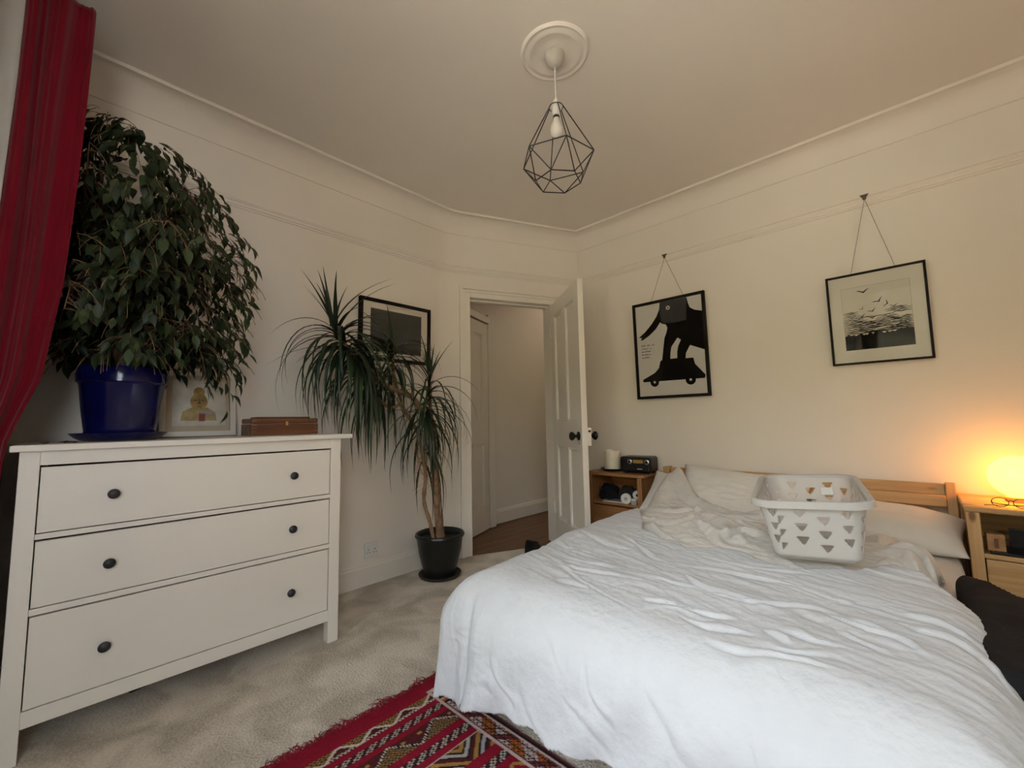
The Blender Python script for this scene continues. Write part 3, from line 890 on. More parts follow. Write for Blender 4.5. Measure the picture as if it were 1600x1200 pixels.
# ------------------------------------------------------------------ ceiling rose and pendant lamp
PX, PY = -1.030, 1.408
ro = thing('ceiling_rose', 'round plaster ceiling rose above the wire pendant lamp', 'ceiling rose', (PX, PY, ZC))
part('medallion', MB().lathe([(0.150, 0.0), (0.149, -0.004), (0.140, -0.010), (0.131, -0.007), (0.124, -0.007), (0.114, -0.012), (0.104, -0.011), (0.092, -0.006), (0.060, -0.006), (0.01, -0.007)], 64), M['ceil'], ro, smooth=50)
pe = thing('pendant_lamp', 'black wire diamond-shaped pendant lamp hanging from the ceiling', 'lamp', (PX, PY, 0))
part('ceiling_cup', MB().lathe([(0.042, 2.612), (0.042, 2.590), (0.034, 2.570), (0.020, 2.556), (0.006, 2.552)], 32), nmat('grey_white_plastic', (0.55, 0.51, 0.46), 0.45), pe, smooth=50)
part('cord', MB().tube([(0, 0, 2.556), (0, 0, 2.395)], 0.0028, 8), M['plug'], pe, smooth=60)
part('lamp_holder', MB().lathe([(0.008, 2.400), (0.014, 2.385), (0.016, 2.375), (0.026, 2.368), (0.026, 2.360), (0.019, 2.356), (0.019, 2.322), (0.014, 2.320)], 24), M['plug'], pe, smooth=40)
part('bulb_collar', MB().lathe([(0.0145, 2.322), (0.0145, 2.312)], 20), M['wire'], pe, smooth=40)
bulb_m = nmat('frosted_bulb', (0.75, 0.72, 0.68), 0.25, var=0.02)
part('bulb', MB().lathe([(0.013, 2.312), (0.016, 2.296), (0.026, 2.274), (0.029, 2.256), (0.025, 2.238), (0.012, 2.228), (0.001, 2.226)], 24), bulb_m, pe, smooth=60)
cage = MB()
a0 = math.radians(-40)
TOP = [Vector((0.030 * math.cos(a0 + k * math.pi / 3), 0.030 * math.sin(a0 + k * math.pi / 3), 2.364)) for k in range(6)]
UPR = [Vector((0.158 * math.cos(a0 + k * math.pi / 3), 0.158 * math.sin(a0 + k * math.pi / 3), 2.122)) for k in range(6)]
LOW = [Vector((0.098 * math.cos(a0 + (k + .5) * math.pi / 3), 0.098 * math.sin(a0 + (k + .5) * math.pi / 3), 2.022)) for k in range(6)]
part('wire_ring', MB().tube([Vector((0.030 * math.cos(t), 0.030 * math.sin(t), 2.364)) for t in np.linspace(0, 2 * math.pi, 25)], 0.0019, 6), M['wire'], pe, smooth=60)
for k in range(6):
    for a, b in ((TOP[k], UPR[k]), (UPR[k], UPR[(k + 1) % 6]), (UPR[k], LOW[k]), (UPR[(k + 1) % 6], LOW[k]), (LOW[k], LOW[(k + 1) % 6])):
        part('wire_strut', MB().tube([a, b], 0.0024, 6), M['wire'], pe, smooth=60)

# ------------------------------------------------------------------ red curtain
ct = thing('curtain', 'deep red full curtain gathered at the window end of the left wall', 'curtain', (-2.18, -0.12, 0))
nv = 110
zs_c = np.linspace(2.50, 0.60, nv)
rows, lrows = [], []
for z in zs_c:
    yr = np.interp(z, [0.60, 0.90, 0.968, 1.05, 1.167, 1.488, 1.85, 2.204, 2.45, 2.50], [-0.128, -0.120, -0.114, -0.090, -0.054, -0.021, -0.006, 0.003, 0.007, 0.007])
    yl = np.interp(z, [0.60, 0.968, 1.20, 1.74, 2.40, 2.50], [-0.205, -0.205, -0.198, -0.176, -0.158, -0.156])
    v = (2.5 - z) / 1.9
    row = []
    for q in np.linspace(0, 1, 90):                # the leading fold, hanging across the view in soft pleats
        qq = q + 0.035 * math.sin(5 * v + 7 * q)
        rip = 0.017 * math.sin(2 * math.pi * 2.3 * qq + 0.8 + 1.3 * v) + 0.0045 * math.sin(2 * math.pi * 5.2 * qq + 2.0 * v) + 0.0012 * math.sin(2 * math.pi * 13 * qq - 3 * v)
        row.append((-2.02 + rip - 0.03 * (abs(q - 0.5) * 2) ** 4 + 0.014 * math.sin(4.0 * v + 3 * q), yr + (yl - yr) * q, z))
    tie = min(1, max(0, (2.05 - z) / 1.1)); tie = tie * tie * (3 - 2 * tie)
    cy = 0.5 * (yr + yl) - 0.01; am = 0.40 * (yr - yl)
    for t in np.linspace(0.02, 1, 70):             # the rest of the stack behind it
        x = -2.05 - 0.38 * t
        row.append((x, max(-0.226, cy - am * math.cos(2 * math.pi * 3.5 * t + 0.3) * (1 if t < 0.93 else 0.6)), z))
    rows.append([(x + 2.18, y + 0.12, z_) for x, y, z_ in row])
    if z > 1.3:
        k = (2.5 - z) / 1.2
        lrows.append([(-2.045 - 0.02 * q + 2.18, max(-0.236, yl + 0.004 - (0.075 - 0.03 * k) * q) + 0.12, z) for q in np.linspace(0, 1, 6)])
M['red'] = cloth_mat('red_velvet_cotton', (0.21, 0.003, 0.014), transl=0.10, var=0.12, vscale=9, bump=0.2, weave=500)
o = part('curtain_panel', MB().grid(np.array(rows)), M['red'], ct, smooth=180)
sm = o.modifiers.new('thick', 'SOLIDIFY'); sm.thickness = 0.003
M['lining'] = cloth_mat('cream_lining', (0.88, 0.85, 0.78), transl=0.45)
o = part('lining', MB().grid(np.array(lrows)), M['lining'], ct, smooth=180)
sm = o.modifiers.new('thick', 'SOLIDIFY'); sm.thickness = 0.002
cp = thing('curtain_pole', 'curtain pole above the window', 'curtain pole', (-0.5, -0.12, 2.515))
part('pole', MB().tube([(-1.98, 0, 0), (1.8, 0, 0)], 0.014, 14), M['plug'], cp, smooth=60)
for x_ in (-1.9, 1.7):
    part('bracket', MB().box(x_ - 0.012, x_ + 0.012, WY + 0.12, 0.0, -0.012, 0.012), M['plug'], cp)
# ------------------------------------------------------------------ ficus in the blue pot
M['blue'] = nmat('cobalt_glaze', (0.004, 0.006, 0.070), 0.14, var=0.3, vscale=12, bump=0.05, bscale=25)
M['soil'] = nmat('potting_soil', (0.03, 0.02, 0.014), 1.0, var=0.5, vscale=60, bump=0.6, bscale=90)
M['bark'] = nmat('ficus_bark', (0.26, 0.15, 0.085), 0.85, var=0.4, vscale=20, bump=0.5, bscale=60)
M['ficus'] = nmat('ficus_leaf', (0.024, 0.040, 0.012), 0.48, col2=(0.011, 0.020, 0.007), vscale=3.0, spec=0.35)
M['ficus2'] = nmat('ficus_leaf_pale', (0.046, 0.070, 0.022), 0.48, col2=(0.026, 0.042, 0.013), vscale=3.0, spec=0.35)
FX, FY, FZ = -2.285, 0.160, 0.955
sc_ = thing('plant_saucer', 'cobalt blue glazed saucer under the large blue pot', 'saucer', (FX, FY, FZ))
part('dish', MB().lathe([(0.105, 0.0), (0.128, 0.012), (0.147, 0.030), (0.143, 0.032), (0.122, 0.016), (0.10, 0.010), (0.01, 0.010)], 48), M['blue'], sc_, smooth=50)
fi = thing('potted_fig', 'bushy weeping fig in a cobalt blue glazed pot on the chest', 'plant', (FX, FY, FZ))
part('pot', MB().lathe([(0.098, 0.012), (0.104, 0.016), (0.118, 0.120), (0.128, 0.215), (0.131, 0.222), (0.137, 0.226), (0.140, 0.278), (0.136, 0.284), (0.128, 0.282), (0.124, 0.262), (0.10, 0.255)], 56), M['blue'], fi, smooth=40)
part('soil', MB().lathe([(0.124, 0.250), (0.09, 0.258), (0.02, 0.262)], 32), M['soil'], fi, smooth=60)
rf = random.Random(21)
# braided trunk
for q in range(3):
    pts, rs = [], []
    for t in np.linspace(0, 1, 22):
        a = q * 2 * math.pi / 3 + 5.0 * t
        pts.append((0.018 * math.cos(a) - 0.02 * t, 0.018 * math.sin(a) - 0.05 * t, 0.25 + 0.52 * t))
        rs.append(0.017 - 0.006 * t)
    part('trunk', MB().tube(pts, rs, 10), M['bark'], fi, smooth=60)
def curtain_limit(z):
    return float(np.interp(z, [0.60, 0.968, 1.05, 1.167, 1.488, 1.85, 2.204, 2.50], [-0.10, -0.10, -0.080, -0.050, -0.018, 0.0, 0.008, 0.012]))
def right_limit(z):
    P = [(1.06, 0.50), (1.2, 0.52), (1.43, 0.505), (1.68, 0.53), (1.85, 0.48), (1.98, 0.42), (2.13, 0.31), (2.2, 0.20), (2.25, 0.10), (2.30, 0.06)]
    for (z0, y0), (z1, y1) in zip(P[:-1], P[1:]):
        if z0 <= z <= z1: return y0 + (y1 - y0) * (z - z0) / (z1 - z0)
    return 0.50 if z < 1.06 else 0.05
def ok_pos(p):
    x, y, z = p
    if x < XL + 0.085 or x > -1.97: return False
    if x > -2.13 and y < curtain_limit(z) + 0.055: return False
    if y < curtain_limit(z) or y > right_limit(z) + 0.012: return False
    if z < 1.27 and math.hypot(x - FX, y - FY) < 0.155: return False
    if z < 1.27 and y < 0.36 and x > FX + 0.0: return False
    return True
twig = MB()
leaf_pos = []
branches = 0
for b in range(80):
    t = rf.random()
    z0 = 0.33 + 0.47 * t
    base = Vector((-0.02 * t, -0.05 * t, z0))
    ang = rf.uniform(0, 2 * math.pi)
    el_ = math.radians(rf.uniform(5, 75) if t > 0.4 else rf.uniform(-5, 45))
    L_ = rf.uniform(0.26, 0.46) if t > 0.4 else rf.uniform(0.20, 0.38)
    d = Vector((math.cos(ang) * math.cos(el_), math.sin(ang) * math.cos(el_) * 1.15, math.sin(el_) * 1.5))
    p = base.copy()
    pts = [p.copy()]
    n_ = 12
    for i in range(n_):
        d = (d + Vector((0, 0, -0.10)) + Vector((rf.uniform(-.12, .12), rf.uniform(-.12, .12), rf.uniform(-.08, .08)))).normalized() * d.length
        q = p + d * (L_ / n_)
        w = Vector((FX, FY, FZ)) + q
        if not ok_pos(w):
            q2 = Vector((min(max(q.x, XL + 0.05 - FX), -1.95 - FX), min(max(q.y, curtain_limit(w.z) - FY + 0.01), right_limit(w.z) - FY), q.z))
            if (q2 - q).length > 0.05: break
            q = q2
        if w.z < 1.30: break
        p = q
        pts.append(p.copy())
    if len(pts) < 4: continue
    rs = [0.0044 * (1 - 0.8 * i / (len(pts) - 1)) for i in range(len(pts))]
    if branches < 26:
        part('branch', MB().tube(pts, rs, 6), M['bark'], fi, smooth=60)
        branches += 1
    else:
        twig.tube(pts, rs, 5)
    # side twigs that droop, each carrying leaves
    for i in range(2, len(pts)):
        for s in range(2):
            a = rf.uniform(0, 2 * math.pi)
            dd = Vector((math.cos(a), math.sin(a), rf.uniform(-0.2, 0.4)))
            q = pts[i].copy()
            tw = [q.copy()]
            for j in range(4):
                dd = (dd + Vector((0, 0, -0.35))).normalized()
                q = q + dd * 0.026
                tw.append(q.copy())
                w = Vector((FX, FY, FZ)) + q
                if ok_pos(w):
                    leaf_pos.append((q.copy(), dd.copy()))
            if ok_pos(Vector((FX, FY, FZ)) + tw[-1]):
                twig.tube(tw, 0.0013, 4, cap=False)
# leafy clusters that fill the crown
for c in range(480):
    z = 1.28 + 0.98 * (rf.random() ** 1.15)
    half = np.interp(z, [1.25, 1.4, 1.7, 2.0, 2.2, 2.3], [0.20, 0.27, 0.29, 0.22, 0.12, 0.05])
    x = -2.27 + half * (1 - 0.9 * rf.random() ** 1.6) * rf.choice((-1, 1, 1))
    y0, y1 = curtain_limit(z), right_limit(z)
    y = y0 + (y1 - y0) * (1 - rf.random() ** 1.3)
    w = Vector((x, y, z))
    if not ok_pos(w): continue
    q = w - Vector((FX, FY, FZ))
    dd = (Vector((q.x, q.y, 0)).normalized() + Vector((rf.uniform(-.5, .5), rf.uniform(-.5, .5), rf.uniform(-.2, .5)))).normalized()
    q = q - dd * 0.05
    tw = [q.copy()]
    for j in range(6):
        dd = (dd + Vector((0, 0, -0.28))).normalized()
        q = q + dd * 0.024
        tw.append(q.copy())
        if ok_pos(Vector((FX, FY, FZ)) + q):
            leaf_pos.append((q.copy(), dd.copy()))
    twig.tube(tw[2:], 0.0010, 4, cap=False)
# trailing sprays on the right that hang in front of the leaning picture, and the sprig at the top
for (sx, sy, sz), (ex, ey, ez), n_ in [((0.10, 0.20, 0.62), (0.13, 0.335, 0.13), 13), ((0.02, 0.22, 0.66), (0.08, 0.31, 0.24), 12), ((0.16, 0.14, 0.50), (0.18, 0.24, 0.22), 10), ((0.0, 0.24, 0.8), (0.03, 0.365, 0.55), 10),
                                       ((-0.02, -0.08, 1.10), (0.0, -0.100, 1.35), 6), ((0.0, -0.10, 1.30), (0.01, 0.0, 1.315), 5), ((0.0, 0.10, 1.02), (0.0, 0.22, 1.12), 7), ((0.02, 0.17, 0.98), (0.02, 0.31, 1.0), 7)]:
    pts = []
    for t in np.linspace(0, 1, n_ + 1):
        pts.append(Vector((sx + (ex - sx) * t, sy + (ey - sy) * (1 - (1 - t) ** 1.8), sz + (ez - sz) * t + 0.02 * math.sin(5 * t))))
    twig.tube(pts, [0.0022 * (1 - .6 * i / n_) for i in range(n_ + 1)], 5)
    for i in range(1, n_ + 1):
        for s in range(2):
            leaf_pos.append((pts[i] + Vector((rf.uniform(-.012, .012), rf.uniform(-.012, .012), rf.uniform(-.006, .006))), Vector((rf.uniform(-.4, .4), rf.uniform(-.5, .7), -0.8)).normalized()))
tag(part('twigs', twig, M['bark'], fi, smooth=60), kind='stuff')
# leaf blades: pointed ovals folded along the midrib, with drip tips
def leaf_data(L_, W_, fold, curl):
    sec = [(0.0, 0.04), (0.16, 0.62), (0.36, 1.0), (0.58, 0.86), (0.78, 0.44), (0.90, 0.14), (1.0, 0.02)]
    vs, fs = [], []
    for t, w in sec:
        z = -curl * t * t * L_
        x = t * L_
        vs += [(x, -w * W_ / 2, z + fold * w * W_ / 2), (x, 0, z), (x, w * W_ / 2, z + fold * w * W_ / 2)]
    for i in range(len(sec) - 1):
        a = i * 3
        fs += [(a, a + 3, a + 4, a + 1), (a + 1, a + 4, a + 5, a + 2)]
    return vs, fs
LV = [leaf_data(0.074, 0.034, 0.35, 0.25), leaf_data(0.066, 0.032, 0.5, 0.45), leaf_data(0.080, 0.034, 0.2, 0.15), leaf_data(0.060, 0.028, 0.6, 0.3)]
leaf_meshes = []
for vs, fs in LV:
    for mt in (M['ficus'], M['ficus'], M['ficus2']):
        me = MB().add(vs, fs).mesh('leaf')
        me.materials.append(mt)
        me.polygons.foreach_set('use_smooth', [True] * len(me.polygons))
        leaf_meshes.append(me)
def leaf_matrix(p, d):
    # leaves hang: blade direction mostly down and outwards
    out = Vector((p.x, p.y, 0)).normalized() if (p.x ** 2 + p.y ** 2) > 1e-5 else Vector((1, 0, 0))
    ax = (d * 0.5 + out * rf.uniform(0.1, 0.8) + Vector((rf.uniform(-.5, .5), rf.uniform(-.5, .5), rf.uniform(-1.3, -0.25)))).normalized()
    nn_ = (out + Vector((rf.uniform(-.6, .6), rf.uniform(-.6, .6), rf.uniform(0.2, 1.1)))).normalized()
    y = nn_.cross(ax).normalized()
    z = ax.cross(y)
    s = rf.uniform(0.62, 1.02)
    R3 = Matrix((ax, y, z)).transposed().to_4x4()
    return Matrix.Translation(p) @ R3 @ Matrix.Scale(s, 4)
rf.shuffle(leaf_pos)
leaf_pos = leaf_pos[:3700]
# those nearest the room first: they show largest
leaf_pos.sort(key=lambda q: -(q[0].x * 1.0 - q[0].y * 0.1) + rf.uniform(-0.12, 0.12))
rest = MB()
for i, (p, d) in enumerate(leaf_pos):
    Mx = leaf_matrix(p, d)
    if i < 300:
        o = bpy.data.objects.new('leaf', rf.choice(leaf_meshes))
        C.objects.link(o)
        o.parent = fi
        o.matrix_basis = Mx
    else:
        vs, fs = LV[i % 4]
        rest.add([Mx @ Vector(v) for v in vs], fs)
tag(part('foliage', rest, M['ficus'], fi, smooth=180), kind='stuff')

# ------------------------------------------------------------------ dragon tree in the black pot
M['blackpot'] = nmat('black_glazed_pot', (0.010, 0.012, 0.011), 0.30, var=0.3, vscale=12, bump=0.05, bscale=30)
M['saucer'] = nmat('brown_black_saucer', (0.040, 0.028, 0.020), 0.5, var=0.5, vscale=14)
M['dbark'] = nmat('dragon_tree_bark', (0.34, 0.21, 0.115), 0.85, var=0.45, vscale=25, bump=0.5, bscale=70)
M['drac'] = nmat('dragon_tree_leaf', (0.016, 0.034, 0.011), 0.45, col2=(0.008, 0.018, 0.007), vscale=2.5)
M['drac2'] = nmat('dragon_tree_leaf_green', (0.030, 0.062, 0.015), 0.45, col2=(0.016, 0.034, 0.010), vscale=2.5)
M['dryblade'] = nmat('dry_blade', (0.34, 0.19, 0.09), 0.8, var=0.3, vscale=10)
DX, DY = -2.335, 1.755
s2 = thing('plant_saucer', 'dark brown saucer on the carpet under the black pot', 'saucer', (DX, DY, 0))
part('dish', MB().lathe([(0.120, 0.002), (0.132, 0.006), (0.140, 0.022), (0.136, 0.024), (0.122, 0.012), (0.01, 0.010)], 44), M['saucer'], s2, smooth=50)
dr_ = thing('dragon_tree', 'tall dragon tree with drooping spiky leaves in a black pot by the doorway', 'plant', (DX, DY, 0))
part('pot', MB().lathe([(0.092, 0.012), (0.098, 0.014), (0.118, 0.080), (0.138, 0.160), (0.148, 0.232), (0.150, 0.250), (0.158, 0.254), (0.163, 0.264), (0.160, 0.276), (0.150, 0.280), (0.142, 0.272), (0.138, 0.245), (0.12, 0.235)], 52), M['blackpot'], dr_, smooth=40)
part('soil', MB().lathe([(0.140, 0.228), (0.08, 0.236), (0.02, 0.238)], 32), M['soil'], dr_, smooth=60)
def spl(pts, n=6):
    pts = [Vector(p) for p in pts]
    out = []
    for i in range(len(pts) - 1):
        p0 = pts[max(i - 1, 0)]; p1 = pts[i]; p2 = pts[i + 1]; p3 = pts[min(i + 2, len(pts) - 1)]
        for k in range(n):
            t = k / n
            out.append(0.5 * ((2 * p1) + (-p0 + p2) * t + (2 * p0 - 5 * p1 + 4 * p2 - p3) * t * t + (-p0 + 3 * p1 - 3 * p2 + p3) * t ** 3))
    out.append(pts[-1])
    return out
def L3(x, y, z): return (x - DX, y - DY, z)
rd = random.Random(4)
stems = [
    ([L3(-2.335, 1.765, 0.22), L3(-2.335, 1.735, 0.42), L3(-2.33, 1.715, 0.62), L3(-2.33, 1.69, 0.84), L3(-2.33, 1.634, 1.00), L3(-2.32, 1.589, 1.09), L3(-2.30, 1.516, 1.165), L3(-2.28, 1.40, 1.20), L3(-2.28, 1.27, 1.26), L3(-2.29, 1.12, 1.39), L3(-2.30, 1.02, 1.51)], 0.021, 0.014),
    ([L3(-2.32, 1.70, 0.22), L3(-2.33, 1.672, 0.36), L3(-2.35, 1.64, 0.50), L3(-2.36, 1.66, 0.66), L3(-2.37, 1.64, 0.80), L3(-2.37, 1.60, 0.95), L3(-2.37, 1.50, 1.10), L3(-2.37, 1.43, 1.30), L3(-2.37, 1.415, 1.48)], 0.013, 0.009),
    ([L3(-2.34, 1.745, 0.22), L3(-2.35, 1.73, 0.50), L3(-2.36, 1.715, 0.72), L3(-2.36, 1.71, 0.90), L3(-2.36, 1.70, 1.05), L3(-2.355, 1.69, 1.28)], 0.014, 0.010),
    ([L3(-2.35, 1.80, 0.22), L3(-2.36, 1.785, 0.45), L3(-2.37, 1.765, 0.70), L3(-2.37, 1.75, 0.86), L3(-2.37, 1.745, 1.02)], 0.006, 0.005),
    ([L3(-2.28, 1.44, 1.13), L3(-2.30, 1.36, 1.10), L3(-2.31, 1.28, 1.16), L3(-2.32, 1.24, 1.24)], 0.010, 0.007),
]
for pts, r0, r1 in stems:
    sp = spl(pts)
    n_ = len(sp)
    part('stem', MB().tube(sp, [r0 + (r1 - r0) * i / (n_ - 1) + 0.0016 * math.sin(i * 1.9) for i in range(n_)], 9), M['dbark'], dr_, smooth=60)
# dry hanging roots and blades round the stems
for k_ in range(22):
    y0 = 1.60 + 0.10 * rd.random(); z0 = rd.uniform(0.80, 1.06); x0 = -2.35 + rd.uniform(-.04, .06)
    L_ = rd.uniform(0.14, 0.34)
    pts = [L3(x0 + 0.03 * t * rd.uniform(-1, 1), y0 + t * rd.uniform(-0.08, 0.05), z0 - L_ * t) for t in np.linspace(0, 1, 6)]
    part('dry_blade', MB().tube(pts, [0.0028 * (1 - 0.7 * t) for t in np.linspace(0, 1, 6)], 4), M['dryblade'], dr_, smooth=60)
# blades: an arch in local XZ, start angle e0, drooping
def blade(L_, W_, e0, droop, seg=11):
    vs, fs = [], []
    x = z = 0.0
    a = e0
    for i in range(seg + 1):
        t = i / seg
        w = W_ * (0.75 + 0.4 * math.sin(math.pi * min(1, t * 1.6))) * (1 - t ** 2.2) * 0.5 + 0.0004
        f = 0.35 * w
        nx, nz = -math.sin(a), math.cos(a)
        vs += [(x + nx * f, -w, z + nz * f), (x, 0, z), (x + nx * f, w, z + nz * f)]
        a2 = a - droop / seg * (1.15 - 0.5 * t)
        a = max(a2, math.radians(-97))
        x += math.cos(a) * L_ / seg
        z += math.sin(a) * L_ / seg
    for i in range(seg):
        b = i * 3
        fs += [(b, b + 3, b + 4, b + 1), (b + 1, b + 4, b + 5, b + 2)]
    return vs, fs
VAR = []
for e0, dp, L_ in [(85, 10, .29), (78, 30, .33), (70, 60, .40), (62, 110, .48), (52, 140, .54), (40, 150, .56), (28, 140, .55), (14, 130, .54), (0, 110, .53), (-14, 95, .52), (-28, 80, .50), (-44, 60, .48), (-60, 45, .46), (45, 60, .50), (25, 60, .50), (8, 160, .50)]:
    vs, fs = blade(L_ * 1.06, 0.0205, math.radians(e0), math.radians(dp))
    ms = []
    for mt in (M['drac'], M['drac'], M['drac2']):
        me = MB().add(vs, fs).mesh('leaf')
        me.materials.append(mt)
        me.polygons.foreach_set('use_smooth', [True] * len(me.polygons))
        ms.append(me)
    VAR.append((e0, vs, ms))
def head(c, n_, weights, scale=1.0, spread=0.10, axis=Vector((0, 0, 1)), ymax=9, ymin=-9, stem=None):
    made = 0
    tries = 0
    rot0 = Vector((0, 0, 1)).rotation_difference(axis).to_matrix().to_4x4()
    while made < n_ and tries < n_ * 40:
        tries += 1
        k = rd.choices(range(len(VAR)), weights)[0]
        e0, vs, ms = VAR[k]
        yaw = rd.uniform(0, 2 * math.pi)
        s = scale * rd.uniform(0.72, 1.08)
        # older (lower) blades start further down the stem
        drop = -spread * (1 - (e0 + 60) / 145) * rd.uniform(0.4, 1.5)
        p = Vector(c) + (stem or axis) * drop
        Mx = Matrix.Translation(p - Vector((DX, DY, 0))) @ (rot0 if e0 > 20 else Matrix.Identity(4)) @ Matrix.Rotation(yaw, 4, 'Z') @ Matrix.Scale(s, 4)
        bad = False
        for i in (10, 19, 28, 34):
            w = Mx @ Vector(vs[i])
            lim = XL + 0.012
            wy = w.y + DY
            if wy > 2.0: lim = XL + (wy - 2.0) * 0.475 + 0.03
            if 1.25 < wy < 1.86 and 1.38 < w.z < 1.86: lim = XL + 0.045
            if w.x + DX < lim or w.z < 0.3 or wy > ymax or wy < ymin: bad = True; break
            if w.z < 0.98 and w.x + DX < -1.98 and wy < 1.0: bad = True; break
        if bad: continue
        o = bpy.data.objects.new('leaf', rd.choice(ms))
        C.objects.link(o)
        o.parent = dr_
        o.matrix_basis = Mx
        made += 1
#        e0: 85 78 70 62 52 40 28 14 0 -14 -28 -44 -60 45 25 8
head((-2.30, 0.995, 1.545), 142, [2, 2, 2, 3, 6, 9, 10, 11, 11, 10, 9, 6, 4, 1, 1, 6], 1.0, 0.36, Vector((0.02, -0.12, 1)).normalized(), stem=Vector((-0.02, -0.62, 0.78)).normalized())
head((-2.37, 1.415, 1.49), 58, [3, 3, 3, 3, 5, 6, 7, 7, 7, 6, 5, 4, 3, 1, 1, 4], 0.86, 0.30, Vector((0, 0.02, 1)).normalized(), ymax=2.1)
head((-2.355, 1.690, 1.295), 92, [3, 3, 3, 4, 6, 7, 9, 10, 10, 9, 7, 5, 4, 2, 1, 5], 0.95, 0.42, Vector((0.05, 0.08, 1)).normalized(), ymax=2.14)
head((-2.32, 1.245, 1.25), 8, [0, 0, 1, 1, 2, 3, 4, 5, 5, 5, 4, 3, 2, 0, 0, 2], 0.6, 0.10)
# ------------------------------------------------------------------ bed
BX0, BX1, BY0, BY1 = -1.275, 0.105, 0.965, 2.945
bed = thing('bed', 'pine double bed frame with a slatted headboard against the back wall', 'bed', (-0.585, 1.96, 0))
def bb(x0, x1, y0, y1, z0, z1): return MB().box(x0 + 0.585, x1 + 0.585, y0 - 1.96, y1 - 1.96, z0, z1)
for x0, x1 in ((-1.325, -1.280), (0.092, 0.128)):
    part('headboard_post', bb(x0, x1, 2.965, 3.028, 0.0, 0.66), M['pine_z'], bed, bevel=0.003)
part('headboard_rail', bb(-1.280, 0.092, 2.990, 3.012, 0.600, 0.655), M['pine'], bed, bevel=0.004)
part('headboard_rail', bb(-1.280, 0.092, 2.945, 2.985, 0.548, 0.604), M['pine'], bed, bevel=0.006)
part('headboard_rail', bb(-1.280, 0.092, 2.985, 3.010, 0.330, 0.430), M['pine'], bed, bevel=0.004)
for x0, x1 in ((-1.250, -1.225), (0.060, 0.085)):
    part('side_rail', bb(x0, x1, 1.06, 2.965, 0.14, 0.29), M['pine_y'], bed, bevel=0.003)
part('foot_rail', bb(-1.225, 0.060, 1.06, 1.085, 0.14, 0.29), M['pine'], bed, bevel=0.003)
for x0, x1 in ((-1.250, -1.195), (0.030, 0.085)):
    part('leg', bb(x0, x1, 1.06, 1.115, 0.0, 0.29), M['pine_z'], bed, bevel=0.003)
for k_ in range(12):
    y_ = 1.10 + k_ * 0.156
    part('slat', bb(-1.225, 0.060, y_, y_ + 0.08, 0.190, 0.208), M['pine'], bed)

def soft_box(x0, x1, y0, y1, z0, z1, r, nx=60, ny=70, seed=0, amp=0.004):
    """rounded slab with soft surface, closed"""
    bm = bmesh.new()
    bmesh.ops.create_cube(bm, size=1.0)
    bmesh.ops.subdivide_edges(bm, edges=bm.edges[:], cuts=24, use_grid_fill=True)
    cx, cy, cz = (x0 + x1) / 2, (y0 + y1) / 2, (z0 + z1) / 2
    hx, hy, hz = (x1 - x0) / 2, (y1 - y0) / 2, (z1 - z0) / 2
    for v in bm.verts:
        p = Vector((v.co.x * 2 * hx, v.co.y * 2 * hy, v.co.z * 2 * hz))
        q = Vector((max(-hx + r, min(hx - r, p.x)), max(-hy + r, min(hy - r, p.y)), max(-hz + r, min(hz - r, p.z))))
        d = p - q
        if d.length > 1e-9:
            p = q + d.normalized() * r
        n_ = mnoise.noise(Vector((p.x * 6 + seed, p.y * 6, p.z * 6))) * amp
        v.co = Vector((cx, cy, cz)) + p + p.normalized() * n_
    me = bpy.data.meshes.new('soft')
    bm.to_mesh(me); bm.free()
    return me
mt = link('mattress', soft_box(BX0 + 0.035, BX1 + 0.005, BY0 + 0.06, BY1 + 0.02, 0.210, 0.392, 0.05), M['sheet'], None, smooth=180)
tag(mt, 'mattress in a pale pinkish fitted sheet on the pine bed', 'mattress')

def seg_dist(X, Y, pts):
    """distance, signed side and end-taper to a polyline"""
    best = np.full(X.shape, 9.0); side = np.zeros(X.shape); par = np.zeros(X.shape)
    tot = sum(math.dist(pts[i], pts[i + 1]) for i in range(len(pts) - 1))
    run = 0
    for i in range(len(pts) - 1):
        ax, ay = pts[i]; bx, by = pts[i + 1]
        dx, dy = bx - ax, by - ay
        l2 = dx * dx + dy * dy
        t = np.clip(((X - ax) * dx + (Y - ay) * dy) / l2, 0, 1)
        ex, ey = X - (ax + t * dx), Y - (ay + t * dy)
        d = np.hypot(ex, ey)
        s = np.sign(dx * ey - dy * ex)
        m = d < best
        best = np.where(m, d, best); side = np.where(m, s, side); par = np.where(m, (run + t * math.sqrt(l2)) / tot, par)
        run += math.sqrt(l2)
    return best, side, par
def smooth_line(pts, n=5):
    return [(p.x, p.y) for p in spl([(x, y, 0) for x, y in pts], n)]
def creases(X, Y, lines, depth, width):
    """sharp valleys, each with a rounded fold along its far side"""
    Z = np.zeros(X.shape)
    for k, ln in enumerate(lines):
        ln = smooth_line(ln)
        d, s, t = seg_dist(X, Y, ln)
        taper = np.clip(np.sin(np.pi * np.clip(t, 0.02, 0.98)) * 1.5, 0, 1)
        dep = depth * (0.6 + 0.8 * ((k * 37) % 10) / 10) * taper
        w = width * (1 + 0.45 * np.sin(6 * t + 2.1 * k)) * (0.8 + 0.5 * ((k * 53) % 7) / 7)
        sd = d * s
        Z += -dep * np.exp(-d / (w * 0.55))
        Z += 1.1 * dep * np.exp(-((sd - 1.3 * w) / (1.0 * w)) ** 2)
        Z += 0.5 * dep * np.exp(-((sd + 2.6 * w) / (2.2 * w)) ** 2)
    return Z
